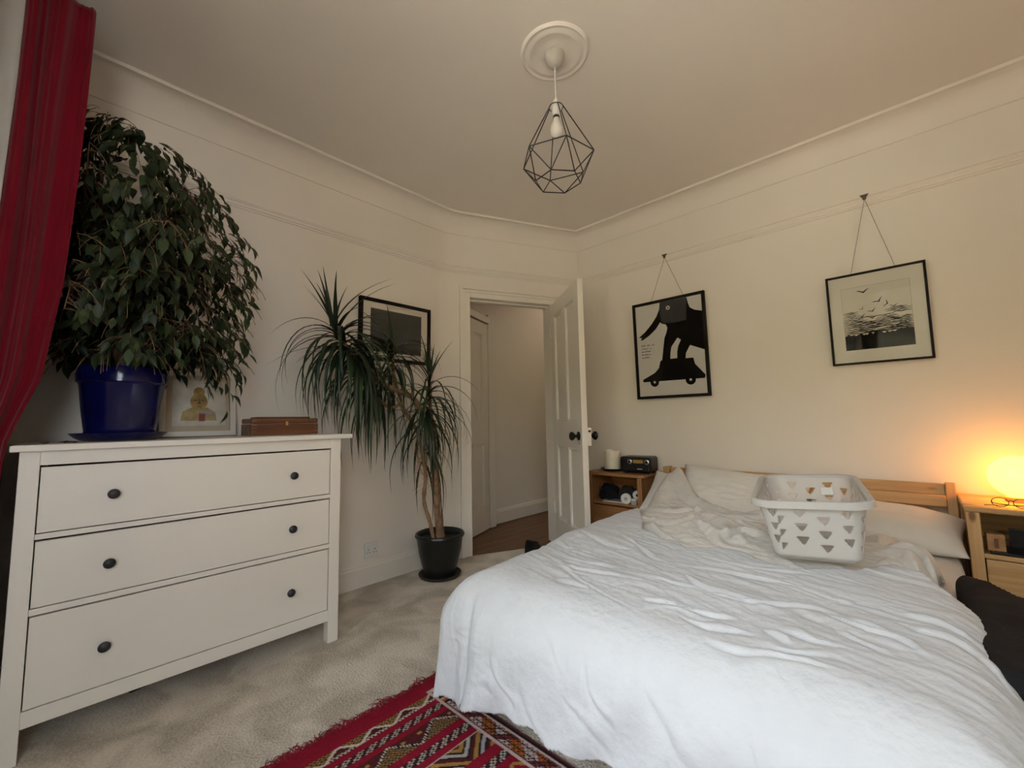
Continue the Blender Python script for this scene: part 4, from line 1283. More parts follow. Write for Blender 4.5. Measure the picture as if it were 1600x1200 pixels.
# --- cream duvet, bunched towards the pillows
def duvet_height(X, Y):
    Z = 0.485 + 0.028 * np.exp(-(((X + 0.75) / 0.42) ** 2 + ((Y - 2.02) / 0.30) ** 2))
    Z += 0.020 * np.exp(-(((X + 0.10) / 0.25) ** 2 + ((Y - 2.05) / 0.28) ** 2))
    Z += 0.014 * fbm(X * 3.1, Y * 3.3, 4, 3)
    return Z
DUV = [[(-1.078,2.110), (-0.873,1.958), (-0.814,2.073), (-0.783,2.243), (-0.695,2.202), (-0.593,2.134), (-0.514,2.121)],
       [(-0.965,1.885), (-0.817,1.763), (-0.710,1.639)], [(-0.804,2.047), (-0.684,1.912), (-0.580,1.745)],
       [(-0.769,2.074), (-0.753,2.156), (-0.658,2.035), (-0.610,1.904), (-0.639,1.854)], [(-0.590,1.856), (-0.552,1.978), (-0.475,1.950)],
       [(-0.113,2.129), (-0.081,2.308), (-0.044,2.351)], [(-0.133,1.979), (-0.075,1.989), (-0.014,1.810)], [(-0.103,2.105), (-0.026,2.096), (0.025,1.934)],
       [(-1.20,2.30), (-1.0,2.22), (-0.85,2.33), (-0.62,2.30), (-0.45,2.36)], [(-1.22,2.05), (-1.05,1.98), (-0.95,2.05)], [(-0.70,2.42), (-0.52,2.30), (-0.40,2.18)], [(-0.95,2.40), (-0.80,2.28), (-0.66,2.22), (-0.50,2.24)]]
gx = np.arange(-1.62, 0.30, 0.006); gy = np.arange(1.45, 2.90, 0.006)
X, Y = np.meshgrid(gx, gy)
# outline of the duvet's far edge and its rounded rim
far = 2.50 + 0.05 * np.sin(X * 4.0 + 0.6) + 0.31 * np.clip((-0.72 - X) / 0.40, 0, 1) - 0.42 * np.clip((X + 0.20) / 0.30, 0, 1) ** 1.5
xr = 0.030 + 0.012 * np.sin(Y * 9)
EX0 = -1.13
Z = duvet_height(X, Y) + creases(X, Y, DUV, 0.019, 0.019)
lift = np.clip((Y - 2.40) / 0.42, 0, 1); lift = lift * lift * (3 - 2 * lift)
Z += 0.185 * lift * (0.30 * np.clip((-0.70 - X) / 0.3, 0, 1) + 0.70 * np.exp(-((X + 1.185) / 0.15) ** 2))
dl, sl, tl = seg_dist(X, Y, [(-1.165, 2.86), (-1.02, 2.62), (-0.72, 2.42), (-0.48, 2.32)])
Z += 0.032 * np.exp(-(dl / 0.040) ** 2) - 0.012 * np.exp(-((dl * sl + 0.05) / 0.02) ** 2)
Z += 0.0095 * ridged(X * 8 + 0.8 * Y * 4, Y * 12, 5, 3) + 0.0022 * ridged(X * 30, Y * 34, 8, 2)
def rim(dist, r):
    """fall of a rounded edge: dist inside the outline"""
    q = np.clip(1 - dist / r, 0, 1)
    return r * (1 - np.sqrt(np.clip(1 - q * q, 0, 1)))
Z -= 0.035 * np.clip((1.68 - Y) / 0.12, 0, 1)
df_ = far - Y
drx = xr - X
Z -= 1.25 * rim(np.maximum(df_, 0), 0.085) + 1.2 * rim(np.maximum(drx, 0), 0.07)
keep = (df_ > -0.004) & (drx > -0.004)
# left side: hang over the mattress edge
a = np.maximum(EX0 - X, 0)
rr = 0.125
th = np.minimum(a / rr, math.pi / 2)
Xp = np.where(a > 0, EX0 - rr * np.sin(th), X)
Zp = np.where(a > 0, Z - rr * (1 - np.cos(th)) - np.maximum(a - rr * math.pi / 2, 0), Z)
Zp = np.maximum(Zp, np.where(a > 0, 0.05, 0.398))
def masked_mesh(name, P, keep):
    h, w = keep.shape
    idx = -np.ones((h, w), int)
    idx[keep] = np.arange(keep.sum())
    V_ = P[keep]
    a_ = idx[:-1, :-1]; b_ = idx[:-1, 1:]; c_ = idx[1:, 1:]; d_ = idx[1:, :-1]
    ok = (a_ >= 0) & (b_ >= 0) & (c_ >= 0) & (d_ >= 0)
    F_ = np.stack([a_[ok], b_[ok], c_[ok], d_[ok]], -1)
    me = bpy.data.meshes.new(name)
    me.from_pydata(V_.tolist(), [], F_.tolist())
    me.update()
    return me
du = link('duvet', masked_mesh('duvet', np.stack([Xp, Y, Zp], -1), keep), M['cream_cloth'], None, smooth=180)
tag(du, 'rumpled cream duvet bunched between the white cover and the pillows', 'duvet')
sm = du.modifiers.new('thick', 'SOLIDIFY'); sm.thickness = 0.006; sm.offset = -1

# --- white cover over the foot of the bed
CRS = [
[(-1.136,1.324), (-0.972,1.252), (-0.830,1.167), (-0.705,1.119), (-0.565,1.083)],
[(-0.999,1.328), (-0.876,1.313), (-0.769,1.323)], [(-0.972,1.252), (-0.825,1.235), (-0.736,1.247), (-0.653,1.258)], [(-0.883,1.122), (-0.750,1.120)],
[(-0.676,1.305), (-0.551,1.303), (-0.442,1.307), (-0.359,1.303), (-0.292,1.344), (-0.213,1.381), (-0.155,1.326)],
[(-0.581,1.408), (-0.492,1.327), (-0.409,1.311), (-0.325,1.327)], [(-0.642,1.473), (-0.541,1.490), (-0.414,1.519), (-0.292,1.511), (-0.168,1.472)],
[(-0.598,1.149), (-0.505,1.172), (-0.411,1.170), (-0.347,1.197)], [(-0.475,1.124), (-0.402,1.104), (-0.304,1.137)],
[(-0.395,1.050), (-0.332,1.043), (-0.261,1.062), (-0.195,1.074), (-0.133,1.080)], [(-0.294,1.098), (-0.221,1.097), (-0.138,1.137)],
[(-0.299,1.175), (-0.238,1.125)], [(-0.270,1.201), (-0.198,1.175), (-0.142,1.187)], [(-0.629,1.615), (-0.489,1.584), (-0.343,1.609), (-0.247,1.645)],
[(-0.212,1.372), (-0.130,1.314), (-0.063,1.308), (-0.012,1.247)], [(-0.157,1.351), (-0.109,1.357), (-0.074,1.337)], [(-0.174,1.275), (-0.103,1.236), (-0.061,1.211)],
[(-0.065,1.431), (-0.020,1.393), (0.032,1.398), (0.076,1.358), (0.113,1.297)], [(-0.061,1.482), (0.003,1.472), (0.065,1.459), (0.098,1.398)], [(-0.226,1.480), (-0.147,1.470)],
[(-1.16,1.62), (-1.02,1.55), (-0.90,1.52), (-0.78,1.55)], [(-1.18,1.48), (-1.05,1.42), (-0.92,1.42)], [(-0.95,1.66), (-0.82,1.58), (-0.70,1.47)]]
step = 0.0046
gx = np.arange(-1.86, 0.70, step); gy = np.arange(0.34, 2.46, step)
X, Y = np.meshgrid(gx, gy)
bnd = [(-1.9, 2.42), (-1.30, 2.40), (-1.166,2.26), (-1.02,2.00), (-0.90,1.80), (-0.76,1.70), (-0.655,1.683), (-0.560,1.733), (-0.393,1.675), (-0.237,1.699), (-0.151,1.804), (-0.075,1.907), (-0.014,1.864), (0.037,1.749), (0.10, 1.66), (0.25, 1.60), (0.7, 1.5)]
edge_y = np.interp(X, [p[0] for p in bnd], [p[1] for p in bnd]) + 0.012 * np.sin(X * 23) + 0.006 * np.sin(X * 51 + 1)
EX0, EX1, EY0 = -1.095, -0.015, 1.085
base = 0.480 + 0.012 * fbm(X * 2.4, Y * 2.6, 11, 3) + 0.012 * np.exp(-((Y - 1.25) / 0.35) ** 2)
dh = duvet_height(X, Y) + 0.014 + 0.012 * np.clip((-0.8 - X) / 0.2, 0, 1)
w_ = np.clip((Y - 1.38) / 0.22, 0, 1); w_ = w_ * w_ * (3 - 2 * w_)
base = base * (1 - w_) + np.maximum(base, dh) * w_
Zt = base + creases(X, Y, CRS, 0.0058, 0.0088)
wx = X + 0.03 * fbm(X * 5, Y * 5, 81, 2); wy = Y + 0.04 * fbm(X * 4, Y * 4, 82, 2)
al = wx * 0.96 - wy * 0.28; ac = wx * 0.28 + wy * 0.96
msk = np.clip((Y - 1.0) / 0.25, 0.10, 1)
Zt += 0.0048 * ridged(al * 3.0, ac * 15, 21, 3) * msk
Zt += 0.0022 * ridged(al * 9 + 3, ac * 36, 23, 2) * msk
Zt += 0.0012 * ridged(X * 34, Y * 38, 25, 2)
bx = np.maximum(EX0 - X, 0) - np.maximum(X - EX1, 0)      # + left, - right
by = np.maximum(EY0 - Y, 0)
d = (np.abs(bx) ** 5 + by ** 5) ** 0.2
ux = np.where(d > 0, bx / np.maximum(d, 1e-9), 0); uy = np.where(d > 0, by / np.maximum(d, 1e-9), 0)
rr = 0.165
th = np.minimum(d / rr, math.pi / 2)
hor = rr * np.sin(th)
ver = rr * (1 - np.cos(th)) + np.maximum(d - rr * math.pi / 2, 0)
# foot drop swells slightly outwards, with long soft folds
dd = np.clip((ver - 0.08) / 0.30, 0, 1)
ang = np.arctan2(by, np.abs(bx) + 1e-9)
fold = 0.015 * np.sin((X * 1.0 + 0.55 * ver) * 21 + 1.2) + 0.007 * np.sin((X + 0.8 * ver) * 39) + 0.006 * fbm(X * 8 + 3 * ver, ver * 5, 31, 3)
foldL = 0.012 * np.sin(Y * 19 + 2.0 * ver) + 0.006 * np.sin(Y * 41)
zpl = Zt - ver
FOOT = [[(-0.843, 0.436), (-0.763, 0.393), (-0.702, 0.335)], [(-0.591, 0.465), (-0.585, 0.408)], [(-0.713, 0.299), (-0.619, 0.248), (-0.568, 0.201)], [(-0.897, 0.260), (-0.826, 0.204), (-0.756, 0.154)],
        [(-0.98, 0.30), (-0.92, 0.22), (-0.86, 0.17)], [(-0.50, 0.40), (-0.40, 0.30), (-0.33, 0.22)], [(-0.30, 0.43), (-0.25, 0.33)], [(-0.66, 0.42), (-0.62, 0.33), (-0.55, 0.27)], [(-1.02, 0.22), (-0.95, 0.20)]]
fc = creases(X, zpl, FOOT, 0.0036, 0.013) * (uy > 0.5)
vx = X + 1.105 - 0.02 * np.sin(9 * ver)
fc += (-0.012 * np.exp(-(vx / 0.016) ** 2) + 0.007 * np.exp(-((vx - 0.05) / 0.03) ** 2)) * (uy > 0.5) * np.clip((ver - 0.02) / 0.08, 0, 1)
fc += 0.004 * ridged(X * 11, ver * 24, 91, 3) * np.exp(-((X + 1.10) / 0.12) ** 2) * (uy > 0.4) * np.clip((ver - 0.06) / 0.1, 0, 1)
hor = hor + np.clip(ver / 0.06, 0, 1) * fc
hor = hor + dd * (fold * (uy > 0.5) + foldL * (uy <= 0.5) + 0.012) + 0.0032 * ridged(X * 22 + 4, (Y + ver) * 22, 41, 3) * (d > 0.05)
# soft corner bulge at the foot-left corner
Xp = np.where(d > 0, np.clip(X, EX0, EX1) - np.sign(bx) * np.abs(ux) * hor, X)
Yp = np.where(d > 0, np.maximum(Y, EY0) - uy * hor, Y)
Zp = Zt - ver
# hem: how far the cloth may hang at each place
hemx = np.interp(X, [-1.9, -1.25, -1.19, -1.10, -0.97, -0.81, -0.744, -0.677, -0.56, 0.0, 0.7], [0.10, 0.100, 0.085, 0.115, 0.140, 0.172, 0.158, 0.166, 0.19, 0.16, 0.16]) + 0.004 * np.sin(X * 60)
hem = np.where(uy > 0.3, hemx, 0.13 + 0.02 * np.sin(Y * 8))
keep = (Y < edge_y) & ((d <= 0) | (Zp > hem))
cv = link('bed_cover', masked_mesh('bed_cover', np.stack([Xp, Yp, Zp], -1), keep), M['white_cloth'], None, smooth=180)
tag(cv, 'crumpled white cotton cover spread over the foot of the bed', 'bedspread')
sm = cv.modifiers.new('thick', 'SOLIDIFY'); sm.thickness = 0.004; sm.offset = -1

# --- pillows
def pillow(name, label, w, h, t, seed, mat, dent=0.0, wr=0.006):
    n_ = 56
    u = np.linspace(-1, 1, n_)
    U, V = np.meshgrid(u, u)
    px = w / 2 * U * (1 - 0.07 * (1 - V ** 2)); py = h / 2 * V * (1 - 0.09 * (1 - U ** 2))
    prof = np.clip((1 - np.abs(U) ** 2.6) * (1 - np.abs(V) ** 2.6), 0, 1) ** 0.55
    nz = wr * ridged(U * 4 + seed, V * 5, seed, 3) * prof + 0.012 * fbm(U * 2, V * 2, seed + 3, 2) * prof
    top = np.stack([px, py, t / 2 * prof + nz - dent * np.exp(-(U ** 2 + V ** 2) * 3)], -1)
    bot = np.stack([px, py, -t / 2 * prof * 0.85 - 0.001], -1)
    mb = MB().grid(top)
    mb.grid(bot[::-1])
    me = mb.mesh(name)
    bm = bmesh.new(); bm.from_mesh(me)
    bmesh.ops.remove_doubles(bm, verts=bm.verts[:], dist=0.0025)
    bmesh.ops.recalc_face_normals(bm, faces=bm.faces[:])
    bm.to_mesh(me); bm.free()
    o = link(name, me, mat, None, smooth=180)
    return tag(o, label, 'pillow', 'pillows on the bed')
M['pillow'] = cloth_mat('pillow_cotton', (0.75, 0.71, 0.65), var=0.04)
M['pillow_w'] = cloth_mat('white_pillow_cotton', (0.80, 0.78, 0.74), var=0.04)
o = pillow('pillow', 'smooth grey-cream pillow lying at the right end of the headboard by the glowing lamp', 0.62, 0.40, 0.17, 3, M['pillow'], wr=0.002)
o.location = (-0.165, 2.745, 0.474); o.rotation_euler = (math.radians(12), math.radians(3), math.radians(-4))
o = pillow('pillow', 'creased white pillow leaning back against the middle of the headboard', 0.72, 0.42, 0.15, 8, M['pillow_w'], wr=0.008)
o.location = (-0.80, 2.815, 0.510); o.rotation_euler = (math.radians(47), math.radians(4), math.radians(2))
o = pillow('pillow', 'cream pillow under the peaked end of the duvet beside the radio', 0.42, 0.36, 0.12, 12, M['cream_cloth'], wr=0.008)
o.location = (-1.13, 2.76, 0.485); o.rotation_euler = (math.radians(40), math.radians(12), math.radians(8))
# ------------------------------------------------------------------ laundry basket
M['plastic'] = bpy.data.materials.new('translucent_white_plastic')
M['plastic'].use_nodes = True
_nt = M['plastic'].node_tree
_b = _nt.nodes['Principled BSDF']
_b.inputs['Base Color'].default_value = (0.84, 0.83, 0.81, 1)
_b.inputs['Roughness'].default_value = 0.3
_t = _nt.nodes.new('ShaderNodeBsdfTranslucent'); _t.inputs['Color'].default_value = (0.82, 0.81, 0.79, 1)
_tr = _nt.nodes.new('ShaderNodeBsdfTransparent')
_m1 = _nt.nodes.new('ShaderNodeMixShader'); _m1.inputs[0].default_value = 0.45
_m2 = _nt.nodes.new('ShaderNodeMixShader'); _m2.inputs[0].default_value = 0.14
_nt.links.new(_b.outputs[0], _m1.inputs[1]); _nt.links.new(_t.outputs[0], _m1.inputs[2])
_nt.links.new(_m1.outputs[0], _m2.inputs[1]); _nt.links.new(_tr.outputs[0], _m2.inputs[2])
_nt.links.new(_m2.outputs[0], _nt.nodes['Material Output'].inputs['Surface'])
bk = thing('laundry_basket', 'white plastic laundry basket with triangular holes standing on the bed', 'laundry basket')
BWd, BLn, BHt = 0.335, 0.56, 0.205       # rim width, rim length, height
def rrect(w, l, r, n):
    """n points round a rounded rectangle (by arc length), with outward normals"""
    a, b = w / 2 - r, l / 2 - r
    segs = [('l', (a + b * 0, 0)),]
    per = 2 * (2 * a) + 2 * (2 * b) + 2 * math.pi * r
    out = []
    for k in range(n):
        s = per * k / n
        for kind, L_, p0, dr0 in (('l', 2 * a, (-a, -b - r), (1, 0)), ('c', math.pi / 2 * r, (a, -b), -math.pi / 2), ('l', 2 * b, (a + r, -b), (0, 1)), ('c', math.pi / 2 * r, (a, b), 0), ('l', 2 * a, (a, b + r), (-1, 0)), ('c', math.pi / 2 * r, (-a, b), math.pi / 2), ('l', 2 * b, (-a - r, b), (0, -1)), ('c', math.pi / 2 * r, (-a, -b), math.pi)):
            if s <= L_:
                if kind == 'l':
                    out.append((p0[0] + dr0[0] * s, p0[1] + dr0[1] * s, dr0[1], -dr0[0]))
                else:
                    an = dr0 + s / r
                    out.append((p0[0] + r * math.cos(an), p0[1] + r * math.sin(an), math.cos(an), math.sin(an)))
                break
            s -= L_
    return out, per
NP, NH = 560, 64
topr, per_t = rrect(BWd - 0.030, BLn - 0.030, 0.060, NP)
rows = []
zs = np.linspace(0, BHt - 0.012, NH)
for z in zs:
    k = z / BHt
    ins = 0.036 * (1 - k) + (0.020 * (1 - min(1, z / 0.02)) ** 2)
    rows.append([(x - nx * ins, y - ny * ins, z + 0.002) for x, y, nx, ny in topr])
A = np.array(rows)
S_ = np.arange(NP) / NP * per_t
keepf = np.ones((NH - 1, NP), bool)
def in_hole(s, z):
    # staggered rows of rounded, downward pointing triangles
    col = 0.062; row = 0.045
    for ci in (math.floor(s / col), math.floor(s / col) + 1):
        off = 0.5 * row if ci % 2 else 0.0
        cs = ci * col
        rz = round((z - 0.048 - off) / row)
        if rz < 0 or rz > 2: continue
        cz = 0.048 + off + rz * row
        du_, dz_ = s - cs, z - cz
        if -0.0150 < dz_ < 0.0115:
            hwid = 0.0165 * min(1.0, ((dz_ + 0.0150) / 0.023) ** 0.75)
            if abs(du_) < hwid: return True
    return False
for i in range(NH - 1):
    zc = (zs[i] + zs[i + 1]) / 2
    if zc < 0.03 or zc > BHt - 0.028: continue
    for j in range(NP):
        if in_hole(S_[j] + per_t / NP / 2, zc): keepf[i, j] = False
vs = A.reshape(-1, 3).tolist()
fs = [(i * NP + j, i * NP + (j + 1) % NP, (i + 1) * NP + (j + 1) % NP, (i + 1) * NP + j) for i in range(NH - 1) for j in range(NP) if keepf[i, j]]
wl = part('wall', MB().add(vs, fs), M['plastic'], bk, smooth=50)
sm = wl.modifiers.new('thick', 'SOLIDIFY'); sm.thickness = 0.0022
bt = [(x - nx * 0.056, y - ny * 0.056) for x, y, nx, ny in topr[::4]]
part('base', MB().slab(bt, 0.0, 0.003), M['plastic'], bk)
rimp = [(-0.002, BHt - 0.016), (0.0, BHt - 0.004), (0.006, BHt), (0.014, BHt), (0.018, BHt - 0.004), (0.0195, BHt - 0.022), (0.0175, BHt - 0.022), (0.015, BHt - 0.006), (0.004, BHt - 0.006), (0.001, BHt - 0.016)]
rv = []
tr2 = topr[::4]
for x, y, nx, ny in tr2:
    rv += [(x + nx * d_, y + ny * d_, z_) for d_, z_ in rimp]
m_ = len(rimp); n_ = len(tr2)
fs = [(i * m_ + j, i * m_ + (j + 1) % m_, ((i + 1) % n_) * m_ + (j + 1) % m_, ((i + 1) % n_) * m_ + j) for i in range(n_) for j in range(m_)]
part('rim', MB().add(rv, fs), M['plastic'], bk, smooth=40)
part('price_tag', MB().box(0.045, 0.085, BLn / 2 - 0.034, BLn / 2 - 0.0325, 0.125, 0.155), M['plug'], bk)
# stands askew on the rumpled duvet
c_ = Vector((-0.295, 1.935, 0.535))
Rb = Matrix.Rotation(math.radians(9.5), 4, 'Z') @ Matrix.Rotation(math.radians(2.6), 4, 'X') @ Matrix.Rotation(math.radians(-3.4), 4, 'Y')
bk.matrix_world = Matrix.Translation(c_) @ Rb

# ------------------------------------------------------------------ bedside cabinet on the left, by the door
nl = thing('bedside_cabinet', 'reddish pine bedside cabinet behind the open door, carrying the radio', 'bedside table', (-1.585, 2.885, 0))
def rounded_top(x0, x1, y0, y1, r, z0, z1):
    pts = [(x0, y1), (x0, y0 + r)]
    pts += [(x0 + r - r * math.cos(a), y0 + r - r * math.sin(a)) for a in np.linspace(0.2, math.pi / 2, 6)]
    pts += [(x1 - r + r * math.sin(a), y0 + r - r * math.cos(a)) for a in np.linspace(0, math.pi / 2 - .2, 6)]
    pts += [(x1, y0 + r), (x1, y1)]
    return MB().slab(pts, z0, z1)
part('top', rounded_top(-0.235, 0.225, -0.160, 0.155, 0.05, 0.595, 0.617), M['pine_red'], nl, bevel=0.004)
for x0, x1 in ((-0.215, -0.193), (0.178, 0.200)):
    part('side_panel', MB().box(x0, x1, -0.135, 0.150, 0.0, 0.595), M['pine_red_z'], nl, bevel=0.002)
    part('front_post', MB().box(x0 - 0.004, x1 + 0.006, -0.148, -0.126, 0.0, 0.595), M['pine_red_z'], nl, bevel=0.002)
part('shelf', MB().box(-0.193, 0.178, -0.140, 0.150, 0.390, 0.408), M['pine_red'], nl)
part('back_panel', MB().box(-0.193, 0.178, 0.140, 0.150, 0.06, 0.595), M['pine_red'], nl)
for z0, z1 in ((0.225, 0.378), (0.060, 0.213)):
    d_ = part('drawer', MB().box(-0.186, 0.172, -0.146, 0.12, z0, z1), M['pine_red'], nl, bevel=0.003)
    part('knob', MB().lathe([(0.008, 0), (0.014, 0.012), (0.016, 0.02), (0.008, 0.027)], 16).xf(Matrix.Translation((-0.007, -0.146, (z0 + z1) / 2)) @ Matrix.Rotation(math.radians(90), 4, 'X')), M['pine_red'], d_, smooth=50)

# pillar candle on its dish
M['wax'] = nmat('ivory_wax', (0.86, 0.80, 0.66), 0.45, var=0.06, vscale=20)
M['wax'].node_tree.nodes['Principled BSDF'].inputs['Subsurface Weight'].default_value = 0.3
cd = thing('candle_dish', 'black dish under the ivory candle on the left bedside cabinet', 'dish', (-1.675, 2.875, 0.617))
part('plate', MB().lathe([(0.060, 0.0), (0.085, 0.010), (0.092, 0.020), (0.088, 0.020), (0.06, 0.006), (0.01, 0.006)], 36), M['black'], cd, smooth=50)
cn = thing('candle', 'thick ivory pillar candle standing on a black dish beside the radio', 'candle', (-1.675, 2.875, 0.623))
prof = []
rowsc = []
for z, r in ((0.0, 0.058), (0.004, 0.060), (0.12, 0.060), (0.14, 0.061), (0.146, 0.056), (0.138, 0.050), (0.128, 0.03), (0.126, 0.004)):
    rowsc.append([(r * math.cos(a), r * math.sin(a), z + (0.006 * math.sin(3 * a) if z > 0.13 else 0)) for a in np.linspace(0, 2 * math.pi, 40, endpoint=False)])
part('wax', MB().grid(np.array(rowsc), wrap=True), M['wax'], cn, smooth=50)
part('wick', MB().tube([(0, 0, 0.124), (0.002, 0, 0.140)], 0.0015, 6), M['black'], cn)
# radio
rdv = thing('radio', 'black table radio with an amber display on the left bedside cabinet', 'radio', (-1.455, 2.865, 0.617), math.radians(6))
part('case', MB().box(-0.112, 0.112, -0.080, 0.080, 0.010, 0.118), M['black'], rdv, bevel=0.016, segs=4)
amber = nmat('amber_display', (0.40, 0.24, 0.05), 0.3, var=0.15, vscale=40)
part('display', MB().box(-0.012, 0.058, -0.0825, -0.079, 0.074, 0.098), amber, rdv, bevel=0.001)
for x_ in (-0.036, 0.086):
    part('knob_ring', MB().lathe([(0.0165, 0), (0.0165, 0.006), (0.012, 0.008), (0.004, 0.008)], 24).xf(Matrix.Translation((x_, -0.080, 0.084)) @ Matrix.Rotation(math.radians(90), 4, 'X')), M['steel'], rdv, smooth=40)
    part('knob', MB().lathe([(0.011, 0.006), (0.010, 0.013), (0.002, 0.014)], 20).xf(Matrix.Translation((x_, -0.080, 0.084)) @ Matrix.Rotation(math.radians(90), 4, 'X')), M['black'], rdv, smooth=40)
part('name_badge', MB().box(0.016, 0.052, -0.0812, -0.079, 0.032, 0.038), M['steel'], rdv)
for x_ in (-0.085, 0.085):
    for y_ in (-0.055, 0.055):
        part('foot', MB().lathe([(0.010, 0), (0.010, 0.012)], 12, (x_, y_, 0)), M['black'], rdv, smooth=40)
# things on the shelf of the left cabinet
def blob(name, label, cat, loc, rad, mat, seed, rot=0.0, amp=0.25):
    bm = bmesh.new()
    bmesh.ops.create_icosphere(bm, subdivisions=4, radius=1.0)
    for v in bm.verts:
        n_ = mnoise.fractal(v.co * 1.6 + Vector((seed, 0, 0)), 0.8, 2.0, 4) * amp
        c = v.co * (1 + n_)
        c = Vector((c.x * rad[0], c.y * rad[1], c.z * rad[2]))
        if c.z < -rad[2] * 0.55: c.z = -rad[2] * 0.55
        v.co = c
    me = bpy.data.meshes.new(name); bm.to_mesh(me); bm.free()
    o = link(name, me, mat, None, smooth=180)
    o.location = (loc[0], loc[1], loc[2] + rad[2] * 0.55); o.rotation_euler = (0, 0, rot)
    return tag(o, label, cat)
blob('washbag', 'crumpled black pouch on the shelf of the left bedside cabinet', 'bag', (-1.70, 2.86, 0.408), (0.070, 0.080, 0.075), M['darkcloth'], 2.0)
blob('scarf', 'bunched dark brown scarf on the cabinet shelf between pouch and white tape roll', 'scarf', (-1.575, 2.90, 0.408), (0.070, 0.065, 0.065), nmat('dark_brown_wool', (0.035, 0.022, 0.018), 0.95, var=0.4, vscale=30), 5.0)
mg = thing('magazine', 'thin pale magazine lying on the shelf of the left bedside cabinet', 'magazine', (-1.60, 2.80, 0.408), 0.1)
part('pages', MB().box(-0.10, 0.10, -0.045, 0.05, 0.0, 0.006), M['paper'], mg)
part('cover', MB().box(-0.101, 0.101, -0.046, 0.051, 0.006, 0.008), nmat('grey_cover', (0.4, 0.4, 0.42), 0.3, var=0.4, vscale=20), mg)
tp = thing('tape_roll', 'white tape roll standing on the cabinet shelf below the radio', 'tape', (-1.510, 2.765, 0.444), 0.15)
part('roll', MB().lathe([(0.012, 0), (0.036, 0), (0.036, 0.02), (0.012, 0.02)], 32).xf(Matrix.Rotation(math.radians(90), 4, 'X')), M['plug'], tp, smooth=40)
part('core', MB().lathe([(0.011, -0.001), (0.012, -0.001), (0.012, 0.021), (0.011, 0.021)], 24).xf(Matrix.Rotation(math.radians(90), 4, 'X')), nmat('grey_core', (0.45, 0.43, 0.4), 0.7), tp, smooth=40)
t3 = thing('charger', 'white round charger with a dark centre behind the tape roll', 'charger', (-1.468, 2.845, 0.462), 0.4)
part('body', MB().lathe([(0.006, 0), (0.030, 0), (0.034, 0.008), (0.030, 0.024), (0.008, 0.024)], 24).xf(Matrix.Rotation(math.radians(90), 4, 'X')), M['plug'], t3, smooth=40)
part('stem', MB().box(-0.012, 0.012, -0.02, 0.0, -0.054, -0.02), M['plug'], t3, bevel=0.003)
part('port', MB().lathe([(0.010, 0.0235), (0.010, 0.0255), (0.002, 0.0255)], 16).xf(Matrix.Rotation(math.radians(90), 4, 'X')), M['knob'], t3, smooth=40)
jr = thing('small_jar', 'small clear-lidded jar at the front right of the cabinet shelf', 'jar', (-1.452, 2.760, 0.408))
part('jar_body', MB().lathe([(0.020, 0), (0.023, 0.004), (0.023, 0.026), (0.018, 0.030)], 20), nmat('milky_glass', (0.5, 0.48, 0.47), 0.15), jr, smooth=40)
part('lid', MB().lathe([(0.021, 0.030), (0.021, 0.038), (0.018, 0.040)], 20), M['plug'], jr, smooth=40)

# ------------------------------------------------------------------ bedside table on the right
nr = thing('bedside_table', 'pale pine bedside table under the glowing globe lamp', 'bedside table', (0.36, 2.84, 0))
part('top', MB().box(-0.232, 0.240, -0.222, 0.200, 0.588, 0.610), M['pine'], nr, bevel=0.006)
for x0, x1 in ((-0.226, -0.186), (0.194, 0.234)):
    part('front_post', MB().box(x0, x1, -0.212, -0.172, 0.0, 0.588), M['pine_z'], nr, bevel=0.003)
    part('back_post', MB().box(x0, x1, 0.150, 0.190, 0.0, 0.588), M['pine_z'], nr, bevel=0.003)
    part('side_panel', MB().box(x0 + 0.008, x1 - 0.008, -0.172, 0.150, 0.06, 0.588), M['pine_y'], nr)
part('back_panel', MB().box(-0.186, 0.194, 0.170, 0.180, 0.06, 0.588), M['pine'], nr)
part('shelf', MB().box(-0.186, 0.194, -0.205, 0.170, 0.405, 0.422), M['pine'], nr)
for z0, z1 in ((0.235, 0.400), (0.065, 0.228)):
    d_ = part('drawer', MB().box(-0.182, 0.190, -0.206, 0.14, z0, z1), M['pine'], nr, bevel=0.003)
    part('knob', MB().lathe([(0.009, 0), (0.015, 0.012), (0.017, 0.02), (0.008, 0.027)], 16).xf(Matrix.Translation((0.004, -0.206, (z0 + z1) / 2)) @ Matrix.Rotation(math.radians(90), 4, 'X')), M['pine'], d_, smooth=50)
lp = thing('globe_lamp', 'glowing yellow globe lamp on the right bedside table', 'lamp', (0.315, 2.885, 0.610))
part('base', MB().lathe([(0.042, 0), (0.044, 0.004), (0.044, 0.018), (0.036, 0.022)], 32), nmat('lamp_base_amber', (0.65, 0.36, 0.14), 0.4), lp, smooth=40)
def lamp_mat():
    """opal glass lit from inside: brighter where seen square-on"""
    m = bpy.data.materials.new('lit_opal_glass')
    m.use_nodes = True
    nt = m.node_tree
    b = nt.nodes['Principled BSDF']
    b.inputs['Base Color'].default_value = (0.9, 0.8, 0.5, 1)
    b.inputs['Roughness'].default_value = 0.25
    tc = nt.nodes.new('ShaderNodeTexCoord')
    n_ = nt.nodes.new('ShaderNodeTexNoise'); n_.inputs['Scale'].default_value = 6
    nt.links.new(tc.outputs['Object'], n_.inputs['Vector'])
    r = nt.nodes.new('ShaderNodeValToRGB')
    r.color_ramp.elements[0].color = (1.0, 0.36, 0.024, 1); r.color_ramp.elements[1].color = (1.0, 0.38, 0.030, 1)
    nt.links.new(n_.outputs['Fac'], r.inputs['Fac'])
    nt.links.new(r.outputs['Color'], b.inputs['Emission Color'])
    b.inputs['Emission Strength'].default_value = LAMP
    return m
LAMP = 9.0
